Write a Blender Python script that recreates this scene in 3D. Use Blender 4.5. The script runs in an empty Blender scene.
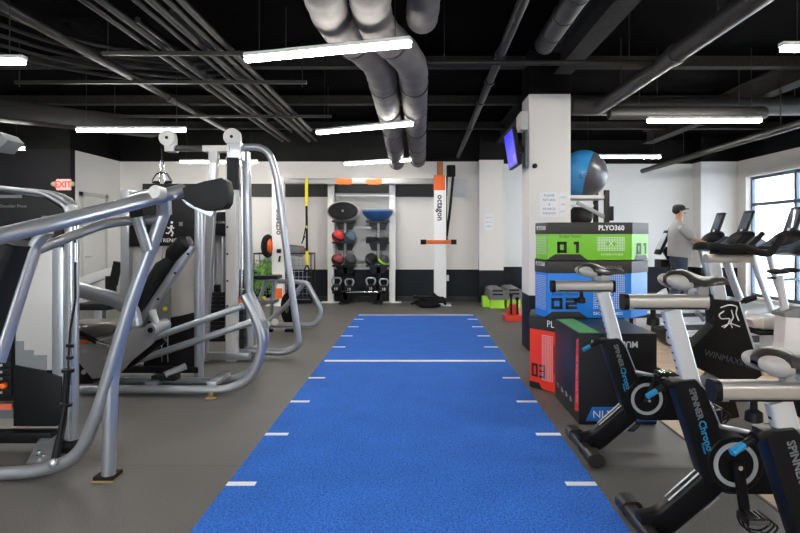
import bpy, bmesh, math, random
from mathutils import Vector as V, Matrix, Quaternion
random.seed(7)
C = bpy.context.scene.collection
PI = math.pi
H = 1.4          # camera height
F = 600.0        # focal length in pixels for an 800 px wide frame

def P(px, py, Y):
    """a point of the room at depth Y (metres in front of the camera)"""
    return V(((px-418)*Y/F, Y, H-(py-236)*Y/F))

# ---------------------------------------------------------------- materials
MATS = {}
def mat(name, col, rough=.5, metal=0., bump=0., bscale=60., var=0., vscale=8., emit=0., coat=0., spec=None, trans=0., alpha=1.):
    if name in MATS: return MATS[name]
    m = bpy.data.materials.new(name); m.use_nodes = True
    nt = m.node_tree; b = nt.nodes['Principled BSDF']
    b.inputs['Base Color'].default_value = (*col, 1)
    b.inputs['Roughness'].default_value = rough
    b.inputs['Metallic'].default_value = metal
    if coat: b.inputs['Coat Weight'].default_value = coat
    if trans: b.inputs['Transmission Weight'].default_value = trans
    if alpha < 1: b.inputs['Alpha'].default_value = alpha
    if spec is not None: b.inputs['Specular IOR Level'].default_value = spec
    if emit:
        b.inputs['Emission Color'].default_value = (*col, 1)
        b.inputs['Emission Strength'].default_value = emit
    tc = nt.nodes.new('ShaderNodeTexCoord')
    if var:
        n = nt.nodes.new('ShaderNodeTexNoise'); n.inputs['Scale'].default_value = vscale; n.inputs['Detail'].default_value = 4
        nt.links.new(tc.outputs['Object'], n.inputs['Vector'])
        r = nt.nodes.new('ShaderNodeMapRange')
        r.inputs['From Min'].default_value = .3; r.inputs['From Max'].default_value = .7
        r.inputs['To Min'].default_value = 1-var; r.inputs['To Max'].default_value = 1+var
        nt.links.new(n.outputs['Fac'], r.inputs['Value'])
        mx = nt.nodes.new('ShaderNodeMix'); mx.data_type = 'RGBA'; mx.blend_type = 'MULTIPLY'
        mx.inputs['Factor'].default_value = 1
        mx.inputs['A'].default_value = (*col, 1)
        nt.links.new(r.outputs['Result'], mx.inputs['B'])
        nt.links.new(mx.outputs['Result'], b.inputs['Base Color'])
    if bump:
        n2 = nt.nodes.new('ShaderNodeTexNoise'); n2.inputs['Scale'].default_value = bscale; n2.inputs['Detail'].default_value = 3
        nt.links.new(tc.outputs['Object'], n2.inputs['Vector'])
        bp = nt.nodes.new('ShaderNodeBump'); bp.inputs['Strength'].default_value = bump; bp.inputs['Distance'].default_value = .01
        nt.links.new(n2.outputs['Fac'], bp.inputs['Height']); nt.links.new(bp.outputs['Normal'], b.inputs['Normal'])
    MATS[name] = m
    return m

silver = mat('silver_powder_coat', (.40, .42, .455), .30, .68, bump=.02, bscale=400)
silver_dk = mat('grey_powder_coat', (.24, .25, .265), .4, .5)
chrome = mat('chrome', (.6, .61, .63), .16, 1.)
white_p = mat('white_powder_coat', (.55, .55, .54), .42)
panel_l = mat('pale_shroud_panel', (.47, .455, .44), .35, .15, var=.05, vscale=2)
pearl = mat('pearl_grey_plastic', (.62, .62, .60), .35)
blackp = mat('black_plastic', (.006, .006, .007), .45, spec=.18)
blackm = mat('black_satin_metal', (.006, .006, .007), .35, spec=.22)
vinyl = mat('black_vinyl', (.009, .009, .010), .5, spec=.18, bump=.15, bscale=220)
rubber = mat('black_rubber', (.009, .009, .009), .7, spec=.2, bump=.1)
taupe = mat('dark_taupe_vinyl', (.11, .10, .09), .28)
orange = mat('orange_paint', (.80, .13, .008), .5)
rig_white = mat('rig_white_paint', (.86, .86, .85), .45)
yellow = mat('yellow_webbing', (.80, .66, .03), .7)
red = mat('red_paint', (.75, .05, .02), .4)
lime = mat('lime_plastic', (.42, .80, .04), .45)
teal = mat('cyan_plastic', (.02, .22, .45), .4)
white_t = mat('white_print', (.82, .82, .82), .5)
grey_t = mat('grey_print', (.15, .16, .17), .5)
cyan_t = mat('cyan_print', (.02, .20, .38), .45)
black_t = mat('black_print', (.015, .015, .015), .5)
brass = mat('tan_rubber_edge', (.26, .18, .08), .6)
ceil_pipe = mat('black_painted_pipe', (.012, .0115, .011), .5, spec=.3, bump=.1, bscale=30)
ceil_blk = mat('black_painted_deck', (.0022, .0022, .0024), 1., spec=.02, bump=.3, bscale=25, var=.3)
glass = mat('window_glass', (.95, .97, 1.), .02, trans=1., spec=.3)

# ---------------------------------------------------------------- mesh builder
def rr(w, h, r, n=3):
    """rounded rectangle profile"""
    r = min(r, w/2-.0005, h/2-.0005); o = []
    for cx, cy, a0 in ((w/2-r, h/2-r, 0), (-w/2+r, h/2-r, 90), (-w/2+r, -h/2+r, 180), (w/2-r, -h/2+r, 270)):
        for k in range(n+1):
            a = math.radians(a0+90*k/n); o.append((cx+r*math.cos(a), cy+r*math.sin(a)))
    return o
def circ(r, n=14, ry=None):
    ry = r if ry is None else ry
    return [(r*math.cos(2*PI*k/n), ry*math.sin(2*PI*k/n)) for k in range(n)]
def fillet(pts, rad, n=6):
    pts = [V(p) for p in pts]
    if rad <= 0 or len(pts) < 3: return pts
    o = [pts[0]]
    for i in range(1, len(pts)-1):
        a, b, c = pts[i-1], pts[i], pts[i+1]
        d1 = (a-b); d2 = (c-b)
        t = min(rad, d1.length*.48, d2.length*.48)
        p1 = b+d1.normalized()*t; p2 = b+d2.normalized()*t
        for k in range(n+1):
            s = k/n; o.append(p1*(1-s)**2+b*2*s*(1-s)+p2*s*s)
    o.append(pts[-1]); return o

class MB:
    def __init__(s): s.v = []; s.f = []
    def add(s, vs, fs):
        o = len(s.v); s.v += [V(x) for x in vs]; s.f += [tuple(i+o for i in f) for f in fs]; return s
    def box(s, c, size, rot=None, b=0):
        c = V(c); x, y, z = [q/2 for q in size]
        if b:
            b = min(b, x*.9, y*.9, z*.9)
            bm = bmesh.new(); bmesh.ops.create_cube(bm, size=1)
            for v in bm.verts: v.co = V((v.co.x*2*x, v.co.y*2*y, v.co.z*2*z))
            bmesh.ops.bevel(bm, geom=bm.edges[:], offset=b, segments=2, profile=.7, affect='EDGES')
            bm.verts.index_update(); vs = [v.co.copy() for v in bm.verts]; fs = [[v.index for v in f.verts] for f in bm.faces]; bm.free()
        else:
            vs = [V((i*x, j*y, k*z)) for i in (-1, 1) for j in (-1, 1) for k in (-1, 1)]
            fs = [(0, 1, 3, 2), (4, 6, 7, 5), (0, 4, 5, 1), (2, 3, 7, 6), (0, 2, 6, 4), (1, 5, 7, 3)]
        if rot is not None: vs = [rot @ v for v in vs]
        return s.add([c+v for v in vs], fs)
    def span(s, a, b, bv=0):
        a = V(a); b = V(b); return s.box((a+b)/2, [abs(b[i]-a[i]) for i in range(3)], b=bv)
    def sweep(s, pts, prof, up=None, scale=None, cap=True):
        pts = [V(p) for p in pts]; n = len(pts); m = len(prof)
        T = []
        for i in range(n):
            d = (pts[min(i+1, n-1)]-pts[max(i-1, 0)]); T.append(d.normalized())
        u = V(up) if up is not None else (V((0, 0, 1)) if abs(T[0].z) < .9 else V((1, 0, 0)))
        vs = []; 
        for i in range(n):
            if i and up is None:
                q = T[i-1].rotation_difference(T[i]); u = q @ u
            a = u-T[i]*u.dot(T[i]); a.normalize(); bx = a.cross(T[i]).normalized()
            k = 1 if scale is None else scale[i]
            ku, kv = (k if isinstance(k, tuple) else (k, k))
            for (p, q2) in prof: vs.append(pts[i]+bx*p*ku+a*q2*kv)
        fs = []
        for i in range(n-1):
            for j in range(m):
                j2 = (j+1) % m
                fs.append((i*m+j, i*m+j2, (i+1)*m+j2, (i+1)*m+j))
        if cap: fs += [tuple(range(m))[::-1], tuple((n-1)*m+j for j in range(m))]
        return s.add(vs, fs)
    def tube(s, pts, r, fil=.0, n=12, cap=True):
        return s.sweep(fillet(pts, fil), circ(r, n), cap=cap)
    def cyl(s, a, b, r, r2=None, n=20):
        a = V(a); b = V(b); return s.sweep([a, b], circ(1, n), scale=[r, r if r2 is None else r2])
    def lathe(s, prof, o, ax=(0, 0, 1), n=28):
        o = V(o); ax = V(ax).normalized(); q = V((0, 0, 1)).rotation_difference(ax)
        m = len(prof); vs = []
        for k in range(n):
            a = 2*PI*k/n
            for r, h in prof: vs.append(o+q @ V((r*math.cos(a), r*math.sin(a), h)))
        fs = []
        for k in range(n):
            k2 = (k+1) % n
            for j in range(m-1): fs.append((k*m+j, k2*m+j, k2*m+j+1, k*m+j+1))
        if prof[0][0] > 1e-5: fs.append(tuple(k*m for k in range(n))[::-1])
        if prof[-1][0] > 1e-5: fs.append(tuple(k*m+m-1 for k in range(n)))
        return s.add(vs, fs)
    def ball(s, c, r, rot=None, nu=20, nv=12):
        r = (r, r, r) if not hasattr(r, '__len__') else r; c = V(c)
        vs = []; fs = []
        for j in range(1, nv):
            t = PI*j/nv
            for k in range(nu):
                a = 2*PI*k/nu; vs.append(V((r[0]*math.sin(t)*math.cos(a), r[1]*math.sin(t)*math.sin(a), r[2]*math.cos(t))))
        vs += [V((0, 0, r[2])), V((0, 0, -r[2]))]; N = len(vs)
        for j in range(nv-2):
            for k in range(nu):
                k2 = (k+1) % nu; fs.append((j*nu+k, (j+1)*nu+k, (j+1)*nu+k2, j*nu+k2))
        for k in range(nu):
            k2 = (k+1) % nu; fs.append((N-2, k, k2)); fs.append((N-1, (nv-2)*nu+k2, (nv-2)*nu+k))
        if rot is not None: vs = [rot @ v for v in vs]
        return s.add([c+v for v in vs], fs)
    def prism(s, poly, ext, b=0):
        poly = [V(p) for p in poly]; ext = V(ext); n = len(poly)
        vs = poly+[p+ext for p in poly]
        fs = [tuple(range(n))[::-1], tuple(range(n, 2*n))]+[(i, (i+1) % n, n+(i+1) % n, n+i) for i in range(n)]
        if b:
            bm = bmesh.new(); bv = [bm.verts.new(v) for v in vs]
            for f in fs: bm.faces.new([bv[i] for i in f])
            bmesh.ops.recalc_face_normals(bm, faces=bm.faces[:])
            bmesh.ops.bevel(bm, geom=bm.edges[:], offset=b, segments=2, profile=.7, affect='EDGES', clamp_overlap=True)
            bm.verts.index_update(); vs = [v.co.copy() for v in bm.verts]; fs = [[v.index for v in f.verts] for f in bm.faces]; bm.free()
        return s.add(vs, fs)
    def mesh(s, name, off=V((0, 0, 0))):
        me = bpy.data.meshes.new(name)
        me.from_pydata([v-off for v in s.v], [], s.f)
        bm = bmesh.new(); bm.from_mesh(me); bmesh.ops.recalc_face_normals(bm, faces=bm.faces[:]); bm.to_mesh(me); bm.free()
        for p in me.polygons: p.use_smooth = True
        me.set_sharp_from_angle(angle=math.radians(38))
        return me

def props(o, label=None, cat=None, group=None, kind=None):
    if label: o['label'] = label
    if cat: o['category'] = cat
    if group: o['group'] = group
    if kind: o['kind'] = kind
    return o
class Thing:
    """an Empty at the base of a thing; its parts are its children.  Parts are given in room
    coordinates, or in the thing's own coordinates when local=True"""
    def __init__(s, name, label, cat, loc, group=None, local=False, rz=0):
        s.o = bpy.data.objects.new(name, None); s.o.empty_display_size = .1; C.objects.link(s.o)
        s.o.location = loc; s.o.rotation_euler = (0, 0, rz); s.local = local; s.loc = V(loc)
        props(s.o, label, cat, group)
    def part(s, name, mb, m, parent=None, label=None, kind=None):
        off = V((0, 0, 0)) if s.local else s.loc
        o = bpy.data.objects.new(name, mb.mesh(name, off) if isinstance(mb, MB) else mb); C.objects.link(o)
        o.data.materials.append(m); o.parent = parent or s.o
        if label: o['label'] = label
        if kind: o['kind'] = kind
        return o
    def text(s, txt, size, m, at, xd, ud, parent=None, name='lettering', align='CENTER', ext=.001, sx=1., bold=0.):
        off = V((0, 0, 0)) if s.local else s.loc
        me = text_mesh(txt, size, at, xd, ud, align, ext, sx, off, bold)
        return s.part(name, me, m, parent)
def text_mesh(txt, size, at, xd, ud, align='CENTER', ext=.001, sx=1., off=V((0, 0, 0)), bold=0.):
    cu = bpy.data.curves.new('t', 'FONT'); cu.body = txt; cu.size = size; cu.align_x = align; cu.align_y = 'CENTER'; cu.extrude = ext; cu.resolution_u = 2; cu.offset = bold*size
    ob = bpy.data.objects.new('t', cu); C.objects.link(ob)
    dg = bpy.context.evaluated_depsgraph_get(); dg.update()
    me = bpy.data.meshes.new_from_object(ob.evaluated_get(dg))
    xd = V(xd).normalized(); ud = V(ud); ud = (ud-xd*ud.dot(xd)).normalized(); n = xd.cross(ud)
    for v in me.vertices:
        c = v.co.copy(); v.co = V(at)-off+xd*c.x*sx+ud*c.y+n*c.z
    bpy.data.objects.remove(ob); bpy.data.curves.remove(cu); me.name = 'lettering'; me.materials.clear()
    return me
def single(name, mb, m, label, cat, loc=None, group=None, kind=None):
    """a thing that is one mesh"""
    loc = V(loc) if loc is not None else V((0, 0, 0))
    o = bpy.data.objects.new(name, mb.mesh(name, loc)); C.objects.link(o); o.location = loc; o.data.materials.append(m)
    return props(o, label, cat, group, kind)
def struct(name, mb, m, label=None):
    o = bpy.data.objects.new(name, mb.mesh(name)); C.objects.link(o); o.data.materials.append(m)
    return props(o, label, None, None, 'structure')
def copy_tree(root, loc, label=None, group=None, rz=None):
    r = root.copy(); C.objects.link(r); r.location = loc
    if rz is not None: r.rotation_euler = (0, 0, rz)
    if label: r['label'] = label
    if group: r['group'] = group
    for ch in list(root.children):
        c = ch.copy(); C.objects.link(c); c.parent = r
        for g in list(ch.children):
            d = g.copy(); C.objects.link(d); d.parent = c
    return r
ORD = ['first', 'second', 'third', 'fourth', 'fifth', 'sixth', 'seventh', 'eighth', 'ninth', 'tenth', 'eleventh', 'twelfth', 'thirteenth', 'fourteenth', 'fifteenth', 'sixteenth']

def digits(t, txt, h, w, m, at, xd, zd=(0, 0, 1), th=None):
    """square block numerals built from bars"""
    xd = V(xd).normalized(); zd = V(zd); n = xd.cross(zd); th = th or h*.26; g = MB(); at = V(at)
    seg = {'0': 'abcdef', '1': 'bcB', '2': 'abged', '3': 'abgcd'}
    x = -(len(txt)*w+(len(txt)-1)*w*.28)/2
    for c in txt:
        def bar(x0, z0, x1, z1):
            p = [at+xd*a+zd*b for a, b in ((x+x0, z0), (x+x1, z0), (x+x1, z1), (x+x0, z1))]
            g.prism([q+n*.001 for q in p], -n*.003)
        H2 = h/2
        for s_ in seg[c]:
            if s_ == 'a': bar(0, H2-th, w, H2)
            if s_ == 'b': bar(w-th, 0, w, H2)
            if s_ == 'c': bar(w-th, -H2, w, 0)
            if s_ == 'd': bar(0, -H2, w, -H2+th)
            if s_ == 'e': bar(0, -H2, th, 0)
            if s_ == 'f': bar(0, 0, th, H2)
            if s_ == 'g': bar(0, -th/2, w, th/2)
            if s_ == 'B': bar(w*.45, H2-th, w, H2)
        x += w*1.28
    return t.part('numeral', g, m)
WORLD = 9.5; EXPO = 0.52; LAMP = 76
# ================================================================ camera, world
cam = bpy.data.cameras.new('camera'); cam.sensor_width = 36; cam.lens = 27; cam.shift_x = -18/800; cam.shift_y = -30.5/800
cam.clip_start = .05
co = bpy.data.objects.new('camera', cam); C.objects.link(co); co.location = (0, 0, H); co.rotation_euler = (PI/2, 0, 0)
bpy.context.scene.camera = co
w = bpy.data.worlds.new('daylight'); bpy.context.scene.world = w; w.use_nodes = True
nt = w.node_tree; bg = nt.nodes['Background']
sky = nt.nodes.new('ShaderNodeTexSky'); sky.sky_type = 'HOSEK_WILKIE'; sky.turbidity = 8; sky.sun_direction = V((.3, -.4, .85)).normalized()
mxw = nt.nodes.new('ShaderNodeMix'); mxw.data_type = 'RGBA'; mxw.inputs['Factor'].default_value = .75
nt.links.new(sky.outputs['Color'], mxw.inputs['A']); mxw.inputs['B'].default_value = (.82, .92, 1, 1)
nt.links.new(mxw.outputs['Result'], bg.inputs['Color'])
bg.inputs['Strength'].default_value = WORLD
vs = bpy.context.scene.view_settings; vs.view_transform = 'Standard'; vs.look = 'None'; vs.gamma = 1; vs.use_curve_mapping = False; vs.exposure = EXPO

# ================================================================ setting
def floor_mat():
    m = mat('rubber_floor', (.075, .077, .08), .5)
    nt = m.node_tree; b = nt.nodes['Principled BSDF']; tc = nt.nodes.new('ShaderNodeTexCoord')
    n = nt.nodes.new('ShaderNodeTexNoise'); n.inputs['Scale'].default_value = 130; n.inputs['Detail'].default_value = 2
    n2 = nt.nodes.new('ShaderNodeTexNoise'); n2.inputs['Scale'].default_value = 1.6; n2.inputs['Detail'].default_value = 5
    # long sheets of rubber, joints across the room
    mp = nt.nodes.new('ShaderNodeMapping'); mp.inputs['Scale'].default_value = (1, 1, 1)
    br = nt.nodes.new('ShaderNodeTexBrick'); br.inputs['Scale'].default_value = 1; br.inputs['Brick Width'].default_value = 7.3; br.inputs['Row Height'].default_value = 1.22
    br.inputs['Mortar Size'].default_value = .004; br.inputs['Color1'].default_value = (1, 1, 1, 1); br.inputs['Color2'].default_value = (.9, .9, .9, 1); br.inputs['Mortar'].default_value = (.55, .55, .55, 1)
    nt.links.new(tc.outputs['Object'], mp.inputs['Vector']); nt.links.new(mp.outputs['Vector'], br.inputs['Vector'])
    for q in (n, n2): nt.links.new(tc.outputs['Object'], q.inputs['Vector'])
    cr = nt.nodes.new('ShaderNodeValToRGB'); cr.color_ramp.elements[0].position = .3; cr.color_ramp.elements[0].color = (.085, .080, .076, 1)
    cr.color_ramp.elements[1].position = .72; cr.color_ramp.elements[1].color = (.18, .172, .165, 1)
    e = cr.color_ramp.elements.new(.5); e.color = (.122, .116, .111, 1)
    nt.links.new(n.outputs['Fac'], cr.inputs['Fac'])
    mr = nt.nodes.new('ShaderNodeMapRange'); mr.inputs['To Min'].default_value = .86; mr.inputs['To Max'].default_value = 1.14
    nt.links.new(n2.outputs['Fac'], mr.inputs['Value'])
    m1 = nt.nodes.new('ShaderNodeMix'); m1.data_type = 'RGBA'; m1.blend_type = 'MULTIPLY'; m1.inputs['Factor'].default_value = 1
    nt.links.new(cr.outputs['Color'], m1.inputs['A']); nt.links.new(mr.outputs['Result'], m1.inputs['B'])
    m2 = nt.nodes.new('ShaderNodeMix'); m2.data_type = 'RGBA'; m2.blend_type = 'MULTIPLY'; m2.inputs['Factor'].default_value = 1
    nt.links.new(m1.outputs['Result'], m2.inputs['A']); nt.links.new(br.outputs['Color'], m2.inputs['B'])
    nt.links.new(m2.outputs['Result'], b.inputs['Base Color'])
    bp = nt.nodes.new('ShaderNodeBump'); bp.inputs['Strength'].default_value = .12; bp.inputs['Distance'].default_value = .004
    nt.links.new(n.outputs['Fac'], bp.inputs['Height']); nt.links.new(bp.outputs['Normal'], b.inputs['Normal'])
    return m
def wood_mat():
    m = mat('wood_plank_floor', (.5, .36, .23), .4)
    nt = m.node_tree; b = nt.nodes['Principled BSDF']; tc = nt.nodes.new('ShaderNodeTexCoord')
    br = nt.nodes.new('ShaderNodeTexBrick'); br.inputs['Scale'].default_value = 1; br.inputs['Brick Width'].default_value = 1.2; br.inputs['Row Height'].default_value = .15
    br.inputs['Mortar Size'].default_value = .002; br.inputs['Color1'].default_value = (.56, .41, .27, 1); br.inputs['Color2'].default_value = (.44, .32, .21, 1); br.inputs['Mortar'].default_value = (.2, .14, .09, 1)
    nt.links.new(tc.outputs['Object'], br.inputs['Vector'])
    n = nt.nodes.new('ShaderNodeTexNoise'); n.inputs['Scale'].default_value = 6; n.inputs['Detail'].default_value = 6
    mp = nt.nodes.new('ShaderNodeMapping'); mp.inputs['Scale'].default_value = (1, 12, 1)
    nt.links.new(tc.outputs['Object'], mp.inputs['Vector']); nt.links.new(mp.outputs['Vector'], n.inputs['Vector'])
    mr = nt.nodes.new('ShaderNodeMapRange'); mr.inputs['To Min'].default_value = .75; mr.inputs['To Max'].default_value = 1.25; nt.links.new(n.outputs['Fac'], mr.inputs['Value'])
    m1 = nt.nodes.new('ShaderNodeMix'); m1.data_type = 'RGBA'; m1.blend_type = 'MULTIPLY'; m1.inputs['Factor'].default_value = 1
    nt.links.new(br.outputs['Color'], m1.inputs['A']); nt.links.new(mr.outputs['Result'], m1.inputs['B']); nt.links.new(m1.outputs['Result'], b.inputs['Base Color'])
    return m
def turf_mat():
    m = mat('blue_turf', (.02, .07, .42), .9)
    nt = m.node_tree; b = nt.nodes['Principled BSDF']; tc = nt.nodes.new('ShaderNodeTexCoord'); b.inputs['Specular IOR Level'].default_value = .1
    b.inputs['Sheen Weight'].default_value = .25; b.inputs['Sheen Tint'].default_value = (.2, .4, 1, 1)
    n = nt.nodes.new('ShaderNodeTexNoise'); n.inputs['Scale'].default_value = 90; n.inputs['Detail'].default_value = 4
    n2 = nt.nodes.new('ShaderNodeTexNoise'); n2.inputs['Scale'].default_value = 3; n2.inputs['Detail'].default_value = 4
    for q in (n, n2): nt.links.new(tc.outputs['Object'], q.inputs['Vector'])
    cr = nt.nodes.new('ShaderNodeValToRGB'); cr.color_ramp.elements[0].position = .32; cr.color_ramp.elements[0].color = (.007, .045, .26, 1)
    cr.color_ramp.elements[1].position = .68; cr.color_ramp.elements[1].color = (.045, .21, .76, 1)
    nt.links.new(n.outputs['Fac'], cr.inputs['Fac'])
    mr = nt.nodes.new('ShaderNodeMapRange'); mr.inputs['To Min'].default_value = .8; mr.inputs['To Max'].default_value = 1.2; nt.links.new(n2.outputs['Fac'], mr.inputs['Value'])
    m1 = nt.nodes.new('ShaderNodeMix'); m1.data_type = 'RGBA'; m1.blend_type = 'MULTIPLY'; m1.inputs['Factor'].default_value = 1
    nt.links.new(cr.outputs['Color'], m1.inputs['A']); nt.links.new(mr.outputs['Result'], m1.inputs['B']); nt.links.new(m1.outputs['Result'], b.inputs['Base Color'])
    bp = nt.nodes.new('ShaderNodeBump'); bp.inputs['Strength'].default_value = .6; bp.inputs['Distance'].default_value = .01
    nt.links.new(n.outputs['Fac'], bp.inputs['Height']); nt.links.new(bp.outputs['Normal'], b.inputs['Normal'])
    return m
def wall_mat(name, top, low, z=.68, topz=3.0):
    """painted wall: wainscot colour below z, wall colour to topz, black above (three paints, hard lines)"""
    m = mat(name, top, .55)
    nt = m.node_tree; b = nt.nodes['Principled BSDF']; g = nt.nodes.new('ShaderNodeNewGeometry')
    sx = nt.nodes.new('ShaderNodeSeparateXYZ'); nt.links.new(g.outputs['Position'], sx.inputs['Vector'])
    def step(zz, a, bcol):
        gt = nt.nodes.new('ShaderNodeMath'); gt.operation = 'GREATER_THAN'; gt.inputs[1].default_value = zz
        nt.links.new(sx.outputs['Z'], gt.inputs[0])
        mx = nt.nodes.new('ShaderNodeMix'); mx.data_type = 'RGBA'; nt.links.new(gt.outputs[0], mx.inputs['Factor'])
        for s_, q in (('A', a), ('B', bcol)):
            if isinstance(q, tuple): mx.inputs[s_].default_value = (*q, 1)
            else: nt.links.new(q, mx.inputs[s_])
        return mx.outputs['Result']
    r = step(z, low, top); r = step(topz, r, (.003, .003, .003))
    nt.links.new(r, b.inputs['Base Color']); b.inputs['Specular IOR Level'].default_value = .15
    tc = nt.nodes.new('ShaderNodeTexCoord'); n = nt.nodes.new('ShaderNodeTexNoise'); n.inputs['Scale'].default_value = 120
    nt.links.new(tc.outputs['Object'], n.inputs['Vector']); bp = nt.nodes.new('ShaderNodeBump'); bp.inputs['Strength'].default_value = .06; bp.inputs['Distance'].default_value = .005
    nt.links.new(n.outputs['Fac'], bp.inputs['Height']); nt.links.new(bp.outputs['Normal'], b.inputs['Normal'])
    return m
W_WHITE = (.76, .735, .71); W_SLATE = (.013, .016, .021)
wall_m = wall_mat('painted_wall', W_WHITE, W_SLATE)
wall_r = wall_mat('painted_wall_right', (.77, .77, .77), W_SLATE, topz=3.09)
wall_plain = wall_mat('painted_wall_plain', W_WHITE, W_WHITE, z=-1)
wall_grey = wall_mat('charcoal_wall', (.012, .012, .015), (.012, .012, .015), z=-1, topz=3.0)
XL, XR, YB, YR, ZC = -9.2, 7.25, 12.9, 14.05, 3.65
Y0 = -6.0
struct('floor', MB().span((XL-.2, Y0, -.12), (1.83, YB+.2, 0)), floor_mat(), 'dark grey rubber gym floor')
struct('floor', MB().span((1.83, Y0, -.12), (XR+.2, YR+.2, 0)), wood_mat(), 'tan wood plank floor')
struct('ceiling', MB().span((XL-.2, Y0, ZC), (XR+.2, YR+.2, ZC+.1)), ceil_blk, 'black painted open ceiling')
struct('wall_back', MB().span((-6.4, YB, 0), (1.8, YB+.15, ZC)), wall_m, 'white wall over charcoal lower band')
struct('wall_back_right', MB().span((1.8, YR, 0), (XR+.15, YR+.15, ZC)), wall_r, 'white wall over charcoal band behind the treadmills')
struct('wall_return', MB().span((1.65, YB+.15, 0), (1.8, YR, ZC)), wall_r)
struct('wall_side', MB().span((-6.55, 11.2, 0), (-6.4, YB+.15, ZC)), wall_plain, 'white side wall with a door')
struct('wall_charcoal', MB().span((XL-.15, 11.05, 0), (-6.4, 11.2, ZC)), wall_grey, 'charcoal wall with the exit sign')
struct('wall_left', MB().span((XL-.15, Y0, 0), (XL, 11.05, ZC)), wall_plain)
# right wall with windows
mb = MB()
wy = [13.27, 11.72, 10.17, 8.62, 7.07, 5.52, 3.97]
zs, zt = .08, 2.70
mb.span((XR, Y0, 0), (XR+.25, YR, zs)); mb.span((XR, Y0, zt), (XR+.25, YR, ZC))
mb.span((XR, wy[0], zs), (XR+.25, YR, zt)); mb.span((XR, Y0, zs), (XR+.25, wy[-1], zt))
struct('wall_right', mb, wall_mat('window_wall', W_WHITE, W_WHITE, z=-1, topz=3.09), 'white wall with tall windows')
frame_m = mat('blue_grey_window_frame', (.10, .14, .19), .4, .3)
wf = MB()
for y in wy: wf.span((XR+.12, y-.04, zs), (XR+.2, y+.04, zt))
for z in (zs+.03, 2.09, zt-.03): wf.span((XR+.125, wy[-1], z-.035), (XR+.195, wy[0], z+.035))
win = struct('window_1', wf, frame_m, 'dark framed window band beside the treadmills')
for i in range(len(wy)-1):
    for (a, b) in ((zs+.065, 2.055), (2.125, zt-.065)):
        o = bpy.data.objects.new('pane', MB().span((XR+.155, wy[i+1]+.04, a), (XR+.163, wy[i]-.04, b)).mesh('pane')); C.objects.link(o); o.data.materials.append(glass); o.parent = win
mb = MB()
mb.span((XL-.15, Y0-.15, 0), (XR+.25, Y0, .3)).span((XL-.15, Y0-.15, 2.8), (XR+.25, Y0, ZC)).span((XL-.15, Y0-.15, .3), (-5.5, Y0, 2.8)).span((-.6, Y0-.15, .3), (XR+.25, Y0, 2.8))  # unseen end wall; window opening added and sized to let in soft daylight
struct('wall_front', mb, wall_plain, 'white wall behind the viewer with an added window opening for daylight')
wf = MB()
for x in (-5.46, -3.8, -2.2, -.64): wf.span((x-.03, Y0-.1, .3), (x+.03, Y0-.04, 2.8))
for z in (.33, 2.1, 2.77): wf.span((-5.5, Y0-.1, z-.03), (-.6, Y0-.04, z+.03))
struct('window_added', wf, frame_m, 'dark frame of the unseen window added behind the viewer for daylight')
# pilasters
struct('wall_pilaster', MB().span((1.29, 12.62, 0), (1.8, YB, ZC)), wall_m, 'white pilaster with a posted notice')
struct('wall_corner_pier', MB().span((6.42, 13.62, 0), (XR, YR, ZC)), wall_r, 'white corner pier')
# pillar by the jump boxes
wall_col = wall_mat('painted_pillar', W_WHITE, W_SLATE, topz=3.12)
struct('wall_pillar', MB().span((1.345, 7.27, 0), (1.85, 7.77, ZC), bv=.006), wall_col, 'square white pillar with charcoal base')
struct('trim_1', MB().span((-5.9, YB-.05, 2.24), (.45, YB, 2.52)), mat('black_band', (.012, .012, .013), .6), 'black band across the back wall')
struct('trim_2', MB().span((-6.39, YB-.03, .0), (1.29, YB, .1)), mat('black_base', (.012, .012, .013), .5), 'black cove base')
struct('trim_3', MB().span((1.825, 2.2, 0), (1.84, 13.9, .006)), mat('floor_joint_strip', (.06, .055, .05), .5), 'dark joint strip between rubber and wood')
# door
d = struct('door_1', MB().span((-6.40, 11.4, 0), (-6.37, 12.2, 2.16)), mat('cream_door', (.66, .65, .62), .45), 'plain cream door in the side wall')
fr = bpy.data.objects.new('door_frame', MB().span((-6.40, 11.32, 0), (-6.35, 11.4, 2.24)).span((-6.40, 12.2, 0), (-6.35, 12.28, 2.24)).span((-6.40, 11.32, 2.16), (-6.35, 12.28, 2.24)).mesh('door_frame')); C.objects.link(fr); fr.data.materials.append(mat('door_frame_paint', (.55, .54, .52), .45)); fr.parent = d
hd = bpy.data.objects.new('door_handle', MB().cyl((-6.37, 11.48, 1.0), (-6.30, 11.48, 1.0), .014).box((-6.30, 11.53, 1.0), (.02, .12, .022), b=.004).mesh('door_handle')); C.objects.link(hd); hd.data.materials.append(chrome); hd.parent = d
# outside
single('street_ground', MB().span((XR+.3, -25, -.3), (60, 60, -.15)), mat('pale_paving', (.8, .8, .8), .8), 'pale sunlit paving seen through the windows', 'ground', kind='structure')
t = Thing('building', 'pale building across the street with an orange sign panel', 'building', (24, 34, -.15))
t.part('wall', MB().span((20, 33, -.15), (40, 42, 9)), mat('pale_facade', (.85, .80, .78), .8))
t.part('sign_panel', MB().span((20.5, 32.9, 4.0), (27.6, 33, 6.4)), mat('faded_orange_panel', (.85, .45, .3), .7))
for x in (21, 24.5, 28): t.part('window', MB().span((x, 32.9, .8), (x+2.4, 33, 3.1)), mat('pale_blue_glass', (.5, .6, .7), .1))

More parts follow.
